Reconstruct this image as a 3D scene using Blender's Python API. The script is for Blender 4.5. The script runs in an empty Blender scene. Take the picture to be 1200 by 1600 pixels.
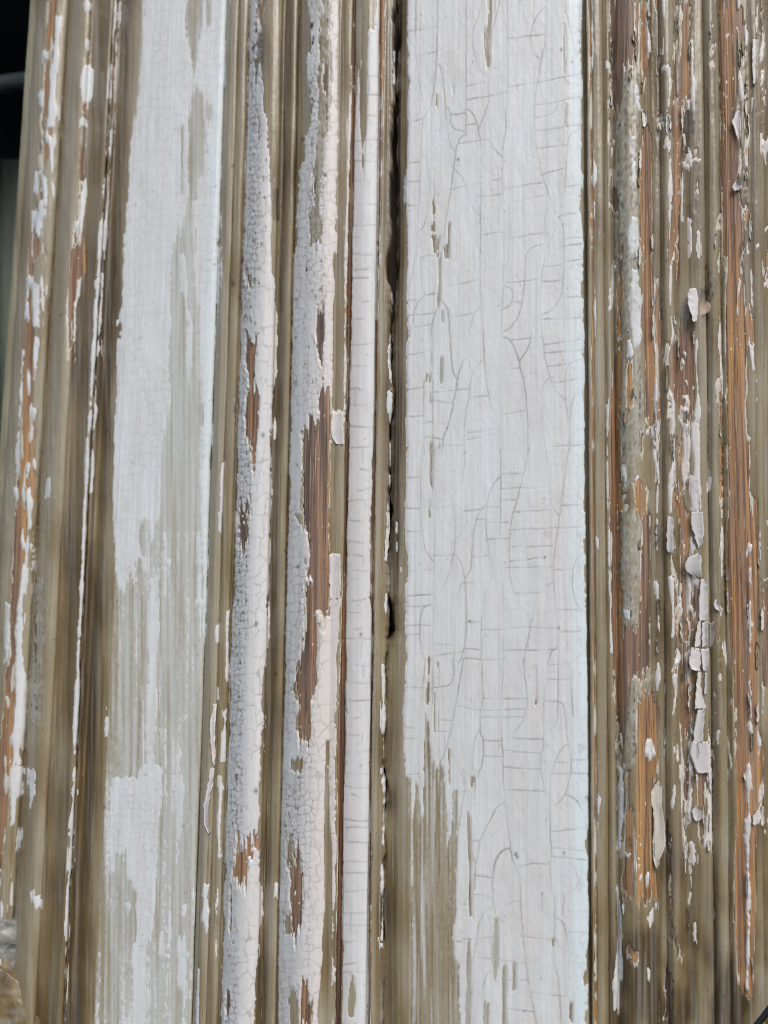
import bpy, math
import numpy as np

# ------------------------------------------------------------------ camera
PXW, PXH, FPX = 1200.0, 1600.0, 1200.0          # the photograph's frame, focal length in its pixels
DIST, YAW, PITCH, ROLL = 0.240, math.radians(10.0), math.radians(5.0), math.radians(0.5)
FWD = np.array([-math.sin(YAW) * math.cos(PITCH), math.cos(YAW) * math.cos(PITCH), math.sin(PITCH)])
CAM = -DIST * FWD
r0 = np.cross(FWD, [0, 0, 1.0]); r0 /= np.linalg.norm(r0)
u0 = np.cross(r0, FWD)
RGT = r0 * math.cos(ROLL) + u0 * math.sin(ROLL)
UPV = -r0 * math.sin(ROLL) + u0 * math.cos(ROLL)

scene = bpy.context.scene
col = scene.collection
from mathutils import Matrix
cam_data = bpy.data.cameras.new('camera')
cam = bpy.data.objects.new('camera', cam_data)
col.objects.link(cam)
m = Matrix.Identity(4)
for i in range(3):
    m[i][0], m[i][1], m[i][2], m[i][3] = RGT[i], UPV[i], -FWD[i], CAM[i]
cam.matrix_world = m
cam_data.sensor_fit = 'VERTICAL'
cam_data.sensor_height = 32.0
cam_data.lens = 32.0 * FPX / PXH
cam_data.clip_start = 0.01
cam_data.clip_end = 50.0
cam_data.dof.use_dof = True
cam_data.dof.focus_distance = 0.2365
cam_data.dof.aperture_fstop = 5.6
scene.camera = cam
try:
    scene.cycles.denoising_prefilter = 'NONE'          # keep the fine paint texture
    scene.cycles.filter_width = 1.0
except Exception:
    pass

# ------------------------------------------------------------------ light
SUN_EL, SUN_AZ = math.radians(48), math.radians(30)    # azimuth measured from straight out of the door towards the right
world = bpy.data.worlds.new('World')
scene.world = world
world.use_nodes = True
wn, wl = world.node_tree.nodes, world.node_tree.links
sky = wn.new('ShaderNodeTexSky')
sky.sky_type = 'NISHITA'
sky.sun_disc = False
sky.sun_elevation = SUN_EL
sky.sun_rotation = math.pi - SUN_AZ
sky.air_density = 1.0
sky.dust_density = 1.2
sky.ozone_density = 1.0
wl.new(sky.outputs[0], wn['Background'].inputs[0])
wn['Background'].inputs[1].default_value = 0.075
sun_data = bpy.data.lights.new('sun', 'SUN')
sun_data.energy = 1.5
sun_data.angle = math.radians(36)
sun_data.color = (1.0, 0.95, 0.88)
sun = bpy.data.objects.new('sun', sun_data)
col.objects.link(sun)
from mathutils import Vector
to_sun = Vector((math.sin(SUN_AZ) * math.cos(SUN_EL), -math.cos(SUN_AZ) * math.cos(SUN_EL), math.sin(SUN_EL)))
sun.rotation_euler = (-to_sun).to_track_quat('-Z', 'Y').to_euler()
sun.location = to_sun * 2
scene.view_settings.view_transform = 'Standard'
scene.view_settings.look = 'None'
scene.view_settings.exposure = 0.77
scene.view_settings.gamma = 1.0

# ------------------------------------------------------------------ tracing helpers
def project(x, y, z):
    dx, dy, dz = x - CAM[0], y - CAM[1], z - CAM[2]
    f = dx * FWD[0] + dy * FWD[1] + dz * FWD[2]
    a = dx * RGT[0] + dy * RGT[1] + dz * RGT[2]
    b = dx * UPV[0] + dy * UPV[1] + dz * UPV[2]
    return PXW / 2 + FPX * a / f, PXH / 2 - FPX * b / f

def at(px, py, depth):
    """where the sight line through a photo point meets the plane `depth` metres in front of the stile face"""
    a = (np.asarray(px, float) - PXW / 2) / FPX
    b = -(np.asarray(py, float) - PXH / 2) / FPX
    d = [FWD[i] + a * RGT[i] + b * UPV[i] for i in range(3)]
    t = (-np.asarray(depth, float) - CAM[1]) / d[1]
    return CAM[0] + t * d[0], CAM[1] + t * d[1], CAM[2] + t * d[2]

# lean of the vertical lines (perspective plus the slightly out-of-true leaves)
LEAN_X = [-120, 8, 137, 327, 452, 540, 587, 635, 913, 927, 1150, 1300]
LEAN_K = [.078, .0675, .0500, .0345, .0225, .0165, .0132, .0060, -.0060, -.0060, -.0135, -.018]
def line_x(s, y):
    return s + (800.0 - y) * np.interp(s, LEAN_X, LEAN_K)

# cross-section of the two leaves: (line position at mid height, depth in mm, bulge of the segment that follows)
LEFT = [(-6, -14, 0), (4, -13.6, 0), (8, -11.6, .3), (21, -9.4, 1.5), (56, -8.8, 0), (59.5, -11.2, 0), (62, -11.2, 2.6),
        (97, -6.3, 0), (99, -7.2, -1.6), (129, -5.0, 0), (131, -4.0, .1), (136.5, -4.0, 0), (137.7, -7.2, 0), (140, -7.2, 0),
        (141, -5.4, 0), (143, -6.0, -1.9), (161, -6.6, .6), (172, -4.7, .1), (184, -4.1, .3), (318, -4.0, .2), (325.6, -4.8, 0),
        (326.8, -7.4, 0), (328.2, -7.0, 0), (329.5, -4.7, .8), (343, -2.6, .1), (346, -2.6, 0), (347.5, -4.5, .8), (362, -3.4, 0), (365, -5.4, 0), (368.5, -5.4, 0),
        (370.5, -3.9, 2.8), (419, -.6, 0), (421.5, -2.6, -.8), (434, -2.8, .8), (446, -1.4, 0), (448.5, -4.0, 0), (451, -4.0, 0), (453, -2.5, 3.0),
        (517, 1.3, 0), (520, .9, .15), (537, 1.1, 0), (538.5, -2.0, 0), (543, -2.0, 0), (545, .8, 1.1),
        (580, 1.0, 0), (581.3, -1.7, 0), (585.5, -1.7, 0), (586.7, .45, .2), (593, .3, -.35), (602, -.7, 0), (604.5, -1.5, 0),
        (606, -4, 0), (606.5, -9, 0)]
RIGHT = [(613, -9, 0), (614, -4.2, -.2), (619, -2.2, -.15), (628, -.85, .08), (636, -.12, .05), (642, 0, .15), (888, 0, .12),
         (905, -.5, .1), (913, -1.25, 0), (915.5, -4.2, 0), (921, -4.2, 0), (922.3, -1.5, .1), (926.0, -1.5, 0), (927, -2.5, .5), (944, -2.4, 0),
         (945.5, -4.7, .3), (956, -3.6, 0), (957.5, -5.2, 0), (963, -5.0, 0), (966, -3.8, 2.5), (1012, -3.7, 0), (1014, -5.9, .2), (1037, -5.3, 0),
         (1039, -4.5, 1.2), (1058, -4.9, 0), (1060, -7.2, 0), (1082, -6.3, .4), (1105, -6.4, 0), (1106.5, -8.0, 1.8), (1129, -7.1, 0),
         (1130.5, -9.0, .4), (1144, -6.9, 0), (1145.5, -8.9, .6), (1180, -8.5, 0), (1182, -9.4, .4), (1194, -9.6, .3), (1202, -11.2, 0),
         (1207, -12.6, 0), (1212, -14, 0)]

def densify(prof):
    s, d = [], []
    for (a, da, b), (c, dc, _) in zip(prof[:-1], prof[1:]):
        n = max(3, int((c - a) * 4))
        t = np.linspace(0, 1, n, endpoint=False)
        s += list(a + (c - a) * t); d += list(da + (dc - da) * t + b * 4 * t * (1 - t))
    s.append(prof[-1][0]); d.append(prof[-1][1])
    s, d = np.array(s), np.array(d)
    g = np.arange(s[0], s[-1], .25)                       # worn arrises: a little rounding
    dd = np.interp(g, s, d)
    k = np.exp(-np.linspace(-2, 2, 9) ** 2); k /= k.sum()
    ds = np.convolve(np.pad(dd, 4, mode='edge'), k, 'valid')
    return g, ds * 1e-3
PROF = {'left': densify(LEFT), 'right': densify(RIGHT)}
def surf_depth(s):
    out = np.where(np.asarray(s) < 610, np.interp(s, *PROF['left']), np.interp(s, *PROF['right']))
    return out

# ------------------------------------------------------------------ rasters of wear (photo units, one cell per photo pixel)
M0 = 20
RW, RH = 1240, 1640
XX, YY = np.meshgrid(np.arange(RW, dtype=np.float32) - M0, np.arange(RH, dtype=np.float32) - M0)
_fx = np.fft.rfftfreq(RW).astype(np.float32); _fy = np.fft.fftfreq(RH).astype(np.float32)[:, None]
def noise(seed, sx, sy):
    r = np.random.default_rng(seed).standard_normal((RH, RW)).astype(np.float32)
    F = np.fft.rfft2(r) * np.exp(-2 * (math.pi ** 2) * ((sx * _fx) ** 2 + (sy * _fy) ** 2))
    n = np.fft.irfft2(F, s=(RH, RW)).astype(np.float32)
    return n / n.std()
N_FINE = noise(1, .9, 2.2)
N_MED = noise(2, 2.2, 9)
N_BIG = noise(3, 6, 26)
N_STREAK = noise(4, 1.0, 45)
N_STREAK2 = noise(5, 2.4, 90)
N_GRAIN = noise(6, .8, 160)
N_BLOT = noise(7, 14, 30)
N_ROUND = noise(8, 2.0, 2.4)
N_LUMP = noise(9, 7, 12)
EDGE = .8 * N_FINE + 1.0 * N_MED + .5 * N_BIG
# line coordinate of every cell
SS = np.empty((RH, RW), np.float32)
_sg = np.linspace(-150, 1330, 3000)
for j in range(RH):
    SS[j] = np.interp(XX[j], line_x(_sg, YY[j, 0]), _sg)

ORG = {'a1': (0, 0, 3), 'a2': (0, 400, 3), 'a3': (0, 800, 3), 'a4': (0, 1200, 3),
       'b1': (340, 0, 3), 'b2': (340, 400, 3), 'b3': (340, 800, 3), 'b4': (340, 1200, 3),
       'c1': (600, 0, 3), 'c2': (600, 700, 3), 'c3': (600, 1200, 3),
       'd1': (600, 350, 10 / 3), 'd2': (600, 1030, 10 / 3),
       'e1': (880, 0, 3.75), 'e2': (880, 400, 3.75), 'e3': (880, 800, 3.75), 'e4': (880, 1200, 3.75), 'p': (0, 0, 1)}
def T(o, pts):
    ox, oy, k = ORG[o]
    return np.array([(ox + x / k, oy + y / k) for x, y in pts], np.float32)

def box_of(p, pad):
    x0 = int(max(0, p[:, 0].min() - pad + M0)); x1 = int(min(RW, p[:, 0].max() + pad + M0 + 1))
    y0 = int(max(0, p[:, 1].min() - pad + M0)); y1 = int(min(RH, p[:, 1].max() + pad + M0 + 1))
    return slice(y0, y1), slice(x0, x1)

def sdf(p, sl, warp=0.0):
    """signed distance to a closed outline, positive inside"""
    x, y = XX[sl], YY[sl] + warp * N_GRAIN[sl]
    d2 = np.full(x.shape, 1e9, np.float32); ins = np.zeros(x.shape, bool)
    n = len(p)
    for i in range(n):
        ax, ay = p[i]; bx, by = p[(i + 1) % n]
        ex, ey = bx - ax, by - ay
        wx, wy = x - ax, y - ay
        t = np.clip((wx * ex + wy * ey) / (ex * ex + ey * ey + 1e-9), 0, 1)
        d2 = np.minimum(d2, (wx - t * ex) ** 2 + (wy - t * ey) ** 2)
        if ay != by:
            c = ((ay > y) != (by > y)) & (x < ex * (y - ay) / (by - ay) + ax)
            ins ^= c
    d = np.sqrt(d2)
    return np.where(ins, d, -d)

WHITE = np.full((RH, RW), -20, np.float32)
KHAKI = np.full((RH, RW), 20, np.float32)
TONE = np.clip(.42 + .16 * N_STREAK2 + .08 * N_STREAK, 0, 1)       # bare wood: 0 grey-brown .. 1 orange
CRUST = np.zeros((RH, RW), np.float32)                              # dry crumbling coat

def op(kind, o, pts, amp=1.3, streak=0.0, tone=None, inset=0.0):
    p = T(o, pts)
    wp = 9.0 if kind == 'B' else 2.5
    sl = box_of(p, 8 + 2.5 * amp + 2.5 * streak + 2 * wp)
    f = sdf(p, sl, wp) - inset + amp * EDGE[sl] * .75 + streak * N_STREAK[sl]
    if kind == 'W':
        WHITE[sl] = np.maximum(WHITE[sl], f); KHAKI[sl] = np.maximum(KHAKI[sl], f)
    elif kind == 'K':
        WHITE[sl] = np.minimum(WHITE[sl], -f); KHAKI[sl] = np.maximum(KHAKI[sl], f)
    elif kind == 'B':
        WHITE[sl] = np.minimum(WHITE[sl], -f); KHAKI[sl] = np.minimum(KHAKI[sl], -f)
        if tone is not None:
            TONE[sl] = np.where(f > -3, np.clip(tone + .16 * N_STREAK2[sl] + .10 * N_STREAK[sl], 0, 1), TONE[sl])
    elif kind == 'C':
        CRUST[sl] = np.maximum(CRUST[sl], np.clip(f / 3, 0, 1))

def strip(kind, rows, amp=1.0, streak=0.0, tone=None):
    """rows of (y, left, right) in photo pixels"""
    op(kind, 'p', [(l, y) for y, l, r in rows] + [(r, y) for y, l, r in rows[::-1]], amp, streak, tone)

CRACK = np.zeros((RH, RW), np.float32)
CLOSED = np.zeros((RH, RW), np.float32)
def crack(o, pts, w=.85, k=1.0):
    p = T(o, pts)
    # soften the corners of the traced line
    for _ in range(2):
        q = np.empty((2 * len(p), 2), np.float32)
        q[0::2] = np.vstack([p[:1], .75 * p[1:] + .25 * p[:-1]]); q[1::2] = np.vstack([.25 * p[1:] + .75 * p[:-1], p[-1:]])
        q = np.vstack([p[:1], np.column_stack([.75 * p[:-1] + .25 * p[1:], .25 * p[:-1] + .75 * p[1:]]).reshape(-1, 2), p[-1:]])
        p = q
    for i in range(len(p) - 1):
        a, b = p[i], p[i + 1]
        sl = box_of(np.array([a, b]), 4)
        x = XX[sl] + .3 * N_ROUND[sl]; y = YY[sl] + .5 * N_LUMP[sl]
        e = b - a
        t = np.clip(((x - a[0]) * e[0] + (y - a[1]) * e[1]) / (e @ e + 1e-9), 0, 1)
        d2 = (x - a[0] - t * e[0]) ** 2 + (y - a[1] - t * e[1]) ** 2
        CLOSED[sl] = np.maximum(CLOSED[sl], np.exp(-d2 / 1.6))
        v = np.clip(.85 + .35 * N_BIG[sl] + .15 * N_LUMP[sl], .35, 1.25); CRACK[sl] = np.maximum(CRACK[sl], k * v * np.exp(-d2 / (2 * (w * (.75 + .35 * v)) ** 2)))

def ladder(smin, smax, y0, y1, lo, hi, k, seed, w=.7):
    """cross cracks, one above the other, on a narrow member"""
    rng = np.random.default_rng(seed); y = y0
    while y < y1:
        y += rng.uniform(lo, hi)
        a = smin + (rng.uniform(.1, .5) * (smax - smin) if rng.random() < .25 else 0); b = smax - (rng.uniform(.1, .5) * (smax - smin) if rng.random() < .3 else 0)
        yy = y + np.cumsum(rng.normal(0, 1.0, 5))
        crack('p', [(float(line_x(s, y)), float(v)) for s, v in zip(np.linspace(a, b, 5), yy)], w, rng.uniform(.5, 1.0) * k)
        if rng.random() < .3:
            s = rng.uniform(smin + 3, smax - 3); h = rng.uniform(10, 32)
            crack('p', [(float(line_x(s + rng.normal(0, .8), v)), v) for v in np.linspace(y, y + h, 4)], w * .9, rng.uniform(.4, .8) * k)

def crackle(x0, x1, y0, y1, cw, ch, k, seed, width=.10, smin=None, smax=None, fade=4.0, target=None, keep=1.0):
    """a net of fine cracks with cells about cw by ch"""
    tgt = CRACK if target is None else target
    sl = (slice(int(y0 + M0), int(y1 + M0)), slice(int(x0 + M0), int(x1 + M0)))
    xs = SS[sl] if smin is not None else XX[sl]
    x = (xs + 1.2 * N_MED[sl]) / cw; y = (YY[sl] + 1.2 * N_LUMP[sl]) / ch
    ix, iy = np.floor(x), np.floor(y)
    rng = np.random.default_rng(seed)
    tab = rng.random((256, 256, 3)).astype(np.float32)
    f1 = np.full(x.shape, 9, np.float32); f2 = f1.copy(); idc = np.zeros_like(f1)
    for dx in (-1, 0, 1):
        for dy in (-1, 0, 1):
            cx, cy = ix + dx, iy + dy
            t = tab[cx.astype(int) % 256, cy.astype(int) % 256]
            ax = np.abs(cx + .5 + .6 * (t[..., 0] - .5) - x); ay = np.abs(cy + .5 + .8 * (t[..., 1] - .5) - y)
            d = np.maximum(ax, ay)
            nearer = d < f1
            f2 = np.where(nearer, f1, np.minimum(f2, d)); idc = np.where(nearer, t[..., 2], idc); f1 = np.where(nearer, d, f1)
    e = (f2 - f1) * min(cw, ch)
    c = np.exp(-(e / (width * 10)) ** 2) * k
    c *= np.clip(.35 + .45 * N_BIG[sl] + .35 * N_BLOT[sl] + keep - .5, 0, 1)
    if smin is not None:
        c *= np.clip((SS[sl] - smin) / fade, 0, 1) * np.clip((smax - SS[sl]) / fade, 0, 1)
    c *= np.clip((YY[sl] - y0) / 12, 0, 1) * np.clip((y1 - YY[sl]) / 12, 0, 1)
    tgt[sl] = np.maximum(tgt[sl], c)

# ------------------------------------------------------------------ LEFT LEAF: glazing moulding
B, W, K = 'B', 'W', 'K'
op(B, 'a1', [(228,0),(270,0),(264,100),(252,260),(236,400),(216,560),(188,620),(203,420),(213,250),(220,100)], .8, 0, .85)
op(B, 'a1', [(182,690),(206,690),(204,790),(182,800)], .8, 0, .6)
op(B, 'a1', [(150,1090),(190,1100),(178,1200),(150,1200)], .8, 0, .6)
op(W, 'a1', [(263,90),(284,90),(277,250),(264,420),(247,690),(212,690),(235,500),(250,300)], .7)
for q in ([(166,800),(186,800),(182,900),(162,900)], [(207,830),(226,830),(222,960),(203,960)], [(155,990),(198,1010),(190,1110),(150,1090)],
          [(190,430),(210,430),(205,500),(186,505)], [(208,255),(222,255),(222,285),(208,285)]):
    op(W, 'a1', q, .9)
op(B, 'a2', [(135,0),(170,0),(160,110),(148,200),(130,190)], .9, 0, .55)
for q in ([(132,100),(152,100),(150,185),(126,190)], [(122,210),(150,200),(146,330),(112,330)], [(160,130),(184,130),(186,330),(160,330)],
          [(108,440),(130,440),(118,700),(98,700)], [(150,380),(184,380),(170,590),(146,590)], [(140,720),(166,720),(160,790),(134,790)],
          [(132,820),(158,820),(150,1000),(148,1190),(118,1190),(130,1000)], [(92,720),(104,720),(92,1000),(80,1190),(66,1190),(80,950)]):
    op(W, 'a2', q, 1.0)
op(B, 'a2', [(118,360),(150,330),(150,440),(130,460)], .9, 0, .6)
op(B, 'a2', [(108,780),(130,780),(130,960),(118,1190),(86,1190),(98,960)], .9, 0, .65)
op(B, 'a3', [(74,0),(110,0),(106,250),(88,420),(76,640),(82,760),(70,980),(58,1080),(66,1200),(-20,1200),(20,900),(44,600),(54,300)], 1.0, 0, .6)
op(W, 'a3', [(113,0),(132,60),(132,200),(127,330),(100,430),(107,560),(102,640),(117,740),(127,860),(110,1000),(100,1190),(60,1190),(52,1060),(78,960),(76,760),(80,480),(104,300)], 1.1)
op(W, 'a3', [(158,60),(172,60),(168,270),(150,270)], 1.6)
op(W, 'a3', [(30,430),(48,430),(46,560),(30,720),(18,720)], .8)
op(B, 'a4', [(-30,0),(52,0),(40,200),(22,330),(10,480),(-30,480)], 1.2, 0, .55)
op(W, 'a4', [(56,0),(112,0),(110,130),(84,140),(66,280),(52,260)], 1.4)
op(W, 'a4', [(76,290),(100,270),(92,400),(72,390)], 1.2)
# second member of that moulding
for q in ([(408,8),(426,20),(424,55),(408,50)], [(398,205),(416,205),(416,236),(398,236)], [(392,320),(412,310),(442,330),(440,400),(425,510),(386,510),(384,430)],
          [(378,565),(420,570),(412,602),(372,600)]):
    op(W, 'a1', q, .9)
op(B, 'a1', [(396,512),(424,516),(416,562),(384,560)], .6, 0, .5)
op(B, 'a1', [(370,735),(396,740),(402,830),(372,940),(346,1020),(338,1200),(402,1200),(392,1110),(360,1080),(376,960)], .8, 0, .5)
op(W, 'a1', [(372,940),(404,840),(408,900),(392,1050),(380,1150),(366,1140),(366,1050)], .9)
op(B, 'a2', [(328,0),(402,0),(406,80),(380,130),(352,220),(350,400),(362,420),(345,475),(320,460),(313,200),(325,100)], .9, 0, .5)
op(W, 'a2', [(366,110),(384,92),(372,180),(354,240),(352,390),(340,400),(342,280)], .6)
op(W, 'a2', [(222,1060),(238,1050),(236,1140),(220,1140)], .8)
for q in ([(140,0),(172,20),(168,120),(145,180)], [(145,570),(165,575),(160,640),(150,645)], [(165,600),(190,590),(198,650),(160,660)]):
    op(W, 'a4', q, 1.4, 1.0)
strip(W, [(-20,178.5,183),(130,170.5,174.5),(200,166.5,170),(300,161.5,164),(400,154.5,158),(470,150,154),(530,146,149.5),(620,141,144.5),(740,134.5,138),(800,131,135),(880,128,131.5),
          (1000,122,126),(1130,116.5,120),(1200,115,118),(1330,110,113.5),(1400,104,107),(1480,101,103.5),(1620,99,100.5)], .8)
strip(B, [(0,183,185),(200,170,172.5),(400,158,160),(600,146,148.5),(800,135,137.5),(1000,126.5,129.5),(1200,118,120.5),(1400,107,110),(1600,101,103.5)], .5, 0, .35)
strip(W, [(0,186,187.5),(300,167.5,169),(600,149.5,151),(800,139,140)], .6)

# ------------------------------------------------------------------ LEFT LEAF: stile
op(W, 'p', [(231,-20),(226,60),(220,133),(207,233),(200,300),(195,400),(187,567),(182,667),(177,800),(180,850),(187,920),(195,925),(203,885),(208,925),(214,880),(222,872),
            (230,892),(236,850),(248,800),(254,690),(262,640),(264,500),(262,420),(268,395),(286,345),(296,300),(293,250),(296,160),(305,120),(290,60),(291,-20)], 1.2, 2.4)
op(W, 'p', [(303,125),(310,85),(316,40),(319,-20),(357,-20),(353,100),(347,260),(342,400),(336,560),(331,700),(327,800),(324,900),(321,990),(318,1005),(316,960),(318,800),(316,700),(312,600),(310,480),
            (304,400),(310,300),(320,260),(324,180),(318,150)], 1.2, 2.4)
op(K, 'a1', [(960,0),(995,0),(990,110),(972,160)], .8, .8)
op(K, 'a1', [(846,600),(862,590),(858,920),(848,900)], .5, .5)
op(K, 'a1', [(970,480),(998,520),(990,560),(968,550)], .8, .6)
op(W, 'a1', [(905,950),(940,940),(935,1080),(905,1100)], 1.0, 2.0)
op(W, 'a2', [(845,0),(868,0),(880,250),(905,330),(888,620),(870,480),(880,330)], .6, 1.2)
op(K, 'a3', [(655,40),(700,30),(704,120),(690,200),(660,195),(650,110)], .9, 1.0)
op(W, 'p', [(236,905),(246,900),(245,1000),(242,1070),(240,1200),(229,1200),(228,1080),(233,1000)], 1.0, 1.8)
op(W, 'p', [(178,1215),(190,1212),(215,1215),(222,1195),(256,1195),(252,1265),(248,1300),(248,1340),(243,1400),(240,1450),(232,1470),(228,1620),(205,1620),(207,1500),(213,1450),(215,1400),(200,1372),
            (196,1330),(186,1335),(176,1362),(170,1330),(172,1270)], 1.2, 1.0)
op(W, 'a4', [(842,780),(850,780),(862,1000),(850,1035),(830,1010)], .8, .6)
op(W, 'a4', [(585,640),(610,620),(620,660),(600,690)], 1.2)
op(W, 'a4', [(850,640),(882,630),(880,670),(858,690)], 1.2)
op(W, 'a4', [(752,770),(768,760),(760,880),(742,890)], 1.0, .6)
op(W, 'a4', [(300*3-52,60),(300*3-40,60),(300*3-46,330),(300*3-60,300)], .6, .6)
op(W, 'a3', [(925,300),(950,280),(940,420),(918,440)], .8, 1.2)
op(W, 'a3', [(495,900),(508,890),(508,1050),(495,1060)], .7)
# dry-brushed remains low on the stile
_z = ((SS > 186) & (SS < 325) & (YY > 830))
_t = 1.62 - .85 * np.clip(1 - np.abs(SS - 255) / 50, 0, 1) - .7 * np.exp(-((SS - 312) / 14) ** 2) * np.clip((1350 - YY) / 500, 0, 1)
_f = np.where(_z, (.8 * N_STREAK + .55 * N_STREAK2 + .35 * N_FINE - _t) * 2.2, -20)
WHITE = np.maximum(WHITE, _f)
_z = (SS > 22) & (SS < 57)
WHITE = np.maximum(WHITE, np.where(_z, (.8 * N_STREAK2 + .6 * N_MED + .5 * np.cos((SS - 43) / 6) - 1.75) * 2.0, -20))
_b = np.where(_z & (YY > 200), (.8 * N_STREAK2 - .6 * N_MED + .6 * np.cos((SS - 31) / 6) - 1.2) * 2.0, -20)
KHAKI = np.minimum(KHAKI, -_b); WHITE = np.minimum(WHITE, -_b)

# ------------------------------------------------------------------ LEFT LEAF: cover moulding over the meeting joint
op(W, 'a2', [(1040,960),(1052,950),(1048,1100),(1040,1210),(1030,1210),(1034,1050)], .5)
op(W, 'a3', [(1024,0),(1036,0),(1034,100),(1024,95)], .4)
op(W, 'a3', [(1014,525),(1030,520),(1030,600),(1016,612),(1008,570)], .5)
op(W, 'a3', [(1016,820),(1026,820),(1026,880),(1016,880)], .4)
op(W, 'a4', [(955,540),(978,540),(970,600),(980,680),(968,770),(955,700)], .6)
op(W, 'a4', [(930,930),(938,930),(932,1200),(922,1200)], .6)
op(W, 'a3', [(1062,460),(1070,460),(1062,780),(1056,780)], .5)
op(W, 'a3', [(1050,940),(1058,940),(1058,1060),(1046,1160)], .5)
op(W, 'a4', [(1030,40),(1038,100),(1028,420),(1020,300)], .5)
op(W, 'a4', [(1018,560),(1026,560),(1020,700),(1014,700)], .5)
op(B, 'a2', [(1098,620),(1112,640),(1108,780),(1098,760)], .6, 0, .3)
op(B, 'a4', [(1012,720),(1022,740),(1018,850),(1008,840)], .6, 0, .3)
op(K, 'a1', [(1060,0),(1100,0),(1100,200),(1060,200)], .5)
# first roll
strip(W, [(-20,391,404),(40,391,403),(95,390,404)], 2.0, 1.0)
strip(W, [(95,404,408),(130,401,412),(200,397,415),(260,392,419),(333,387,423),(400,383,423),(483,379,427),(497,379,433),(513,378,430),(580,377,432),(607,376,428),(640,375,423),(800,370.5,422),
          (900,367,420),(950,366,418),(983,365,421),(1013,364,413),(1100,361,408),(1200,358,406),(1257,356,403),(1320,354,402),(1373,353,403),(1400,352,412),(1440,351,407),(1467,350,402),
          (1500,349,400),(1620,345,397)], 1.3, .5)
op(K, 'b1', [(165,500),(195,480),(200,640),(180,700),(160,640)], 1.4)
op(K, 'b1', [(150,880),(190,900),(188,1000),(150,1030)], 1.6)
op(B, 'b1', [(185,0),(222,0),(220,70),(205,140),(196,80)], 1.2, 0, .7)
op(B, 'b2', [(140,370),(186,400),(180,500),(166,610),(196,635),(192,790),(168,1040),(160,900),(132,850),(124,740),(150,620),(132,500)], 1.1, 0, .55)
op(B, 'b2', [(136,80),(160,90),(158,150),(140,140)], .9, 0, .5)
op(B, 'b2', [(95,1160),(160,1160),(150,1210),(100,1210)], 1.4, 0, .2)
op(B, 'b3', [(100,10),(142,25),(148,110),(116,195),(100,130)], 1.1, 0, .2)
op(B, 'b4', [(100,350),(130,315),(185,320),(202,370),(160,400),(150,470),(112,522),(68,510),(80,420)], 1.1, 0, .5)
op(B, 'b4', [(94,260),(104,270),(100,350),(90,340)], .6, 0, .4)
op(B, 'b4', [(42,1040),(62,1060),(56,1180),(36,1200)], .9, 0, .6)
op(B, 'b4', [(62,540),(70,540),(66,780),(58,760)], .8, 0, .4)
op(W, 'b4', [(140,420),(180,400),(186,470),(150,490)], 1.0)
op(W, 'b1', [(238,860),(250,850),(250,1010),(236,1000)], .7, .5)
op(W, 'b2', [(262,760),(278,740),(272,860),(258,880)], .6, .5)
op(W, 'b4', [(268,530),(282,530),(276,600),(266,600)], .5)
op(W, 'b3', [(232,400),(246,430),(242,600),(228,560)], .8, .6)
op(K, 'b1', [(255,900),(286,898),(280,970),(296,1046),(258,1030)], .4)
# second roll
op(W, 'b1', [(540,-20),(562,-20),(557,400),(552,800),(557,1210),(375,1210),(372,1000),(385,820),(420,700),(448,470),(475,480),(462,700),(440,900),(462,985),(492,1050),(478,1100),(480,1130),
             (470,1000),(490,820),(500,700),(520,600),(540,400),(545,280),(512,150)], 1.4, .6)
op(W, 'b1', [(440,-20),(486,-20),(484,150),(478,300),(466,480),(440,480),(430,300)], 2.2, 1.2)
op(W, 'b1', [(150,300),(185,300),(200,900),(200,1210),(125,1210),(140,700)], 2.0, 1.0)
op(K, 'b1', [(430,1000),(470,960),(494,1060),(472,1120),(440,1180)], 1.4)
op(B, 'b1', [(500,280),(515,275),(516,400),(500,440),(490,400)], .8, 0, .2)
op(B, 'b1', [(450,820),(466,810),(462,900),(448,920)], .8, 0, .2)
op(W, 'b2', [(356,-10),(542,-10),(542,300),(540,520),(532,720),(590,730),(592,885),(560,880),(530,860),(500,640),(480,780),(400,820),(395,1210),(340,1210),(346,800),(352,300)], 1.2, .4)
op(B, 'b2', [(470,250),(496,236),(502,400),(492,525),(470,480),(464,350)], 1.1, 0, .5)
op(B, 'b2', [(486,612),(515,690),(530,720),(532,872),(528,1210),(400,1210),(400,830),(430,810),(474,780),(470,690)], 1.3, 0, .3)
op(W, 'b2', [(440,665),(474,660),(474,770),(452,780),(438,740)], 1.2)
op(K, 'b2', [(540,-10),(596,-10),(592,300),(590,500),(580,722),(546,726),(541,520)], .5)
op(K, 'b2', [(530,870),(560,880),(594,888),(592,1210),(528,1210)], .5)
op(W, 'b3', [(340,-10),(402,80),(432,100),(436,180),(416,230),(420,330),(405,400),(410,550),(394,640),(368,750),(364,820),(380,900),(374,1010),(410,1075),(440,1062),(432,1000),(436,900),(462,800),
             (476,640),(472,520),(492,530),(522,480),(524,200),(576,198),(576,400),(566,560),(556,900),(551,1210),(310,1210),(318,700)], 1.2, .4)
op(B, 'b3', [(402,-10),(526,-10),(522,480),(492,528),(470,520),(476,640),(462,800),(436,900),(431,1000),(441,1062),(410,1077),(374,1010),(380,900),(364,820),(369,750),(394,640),(410,550),(405,400),
             (420,330),(415,200),(436,180),(431,100),(402,80)], .7, .6, .35)
op(K, 'b3', [(523,-10),(594,-10),(590,190),(560,200),(530,205)], .6)
op(W, 'b3', [(455,470),(475,465),(495,520),(490,535),(470,515)], .8)
op(W, 'b3', [(415,190),(440,185),(445,230),(425,240),(418,300),(440,310),(440,345),(415,330)], 1.0)
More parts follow.
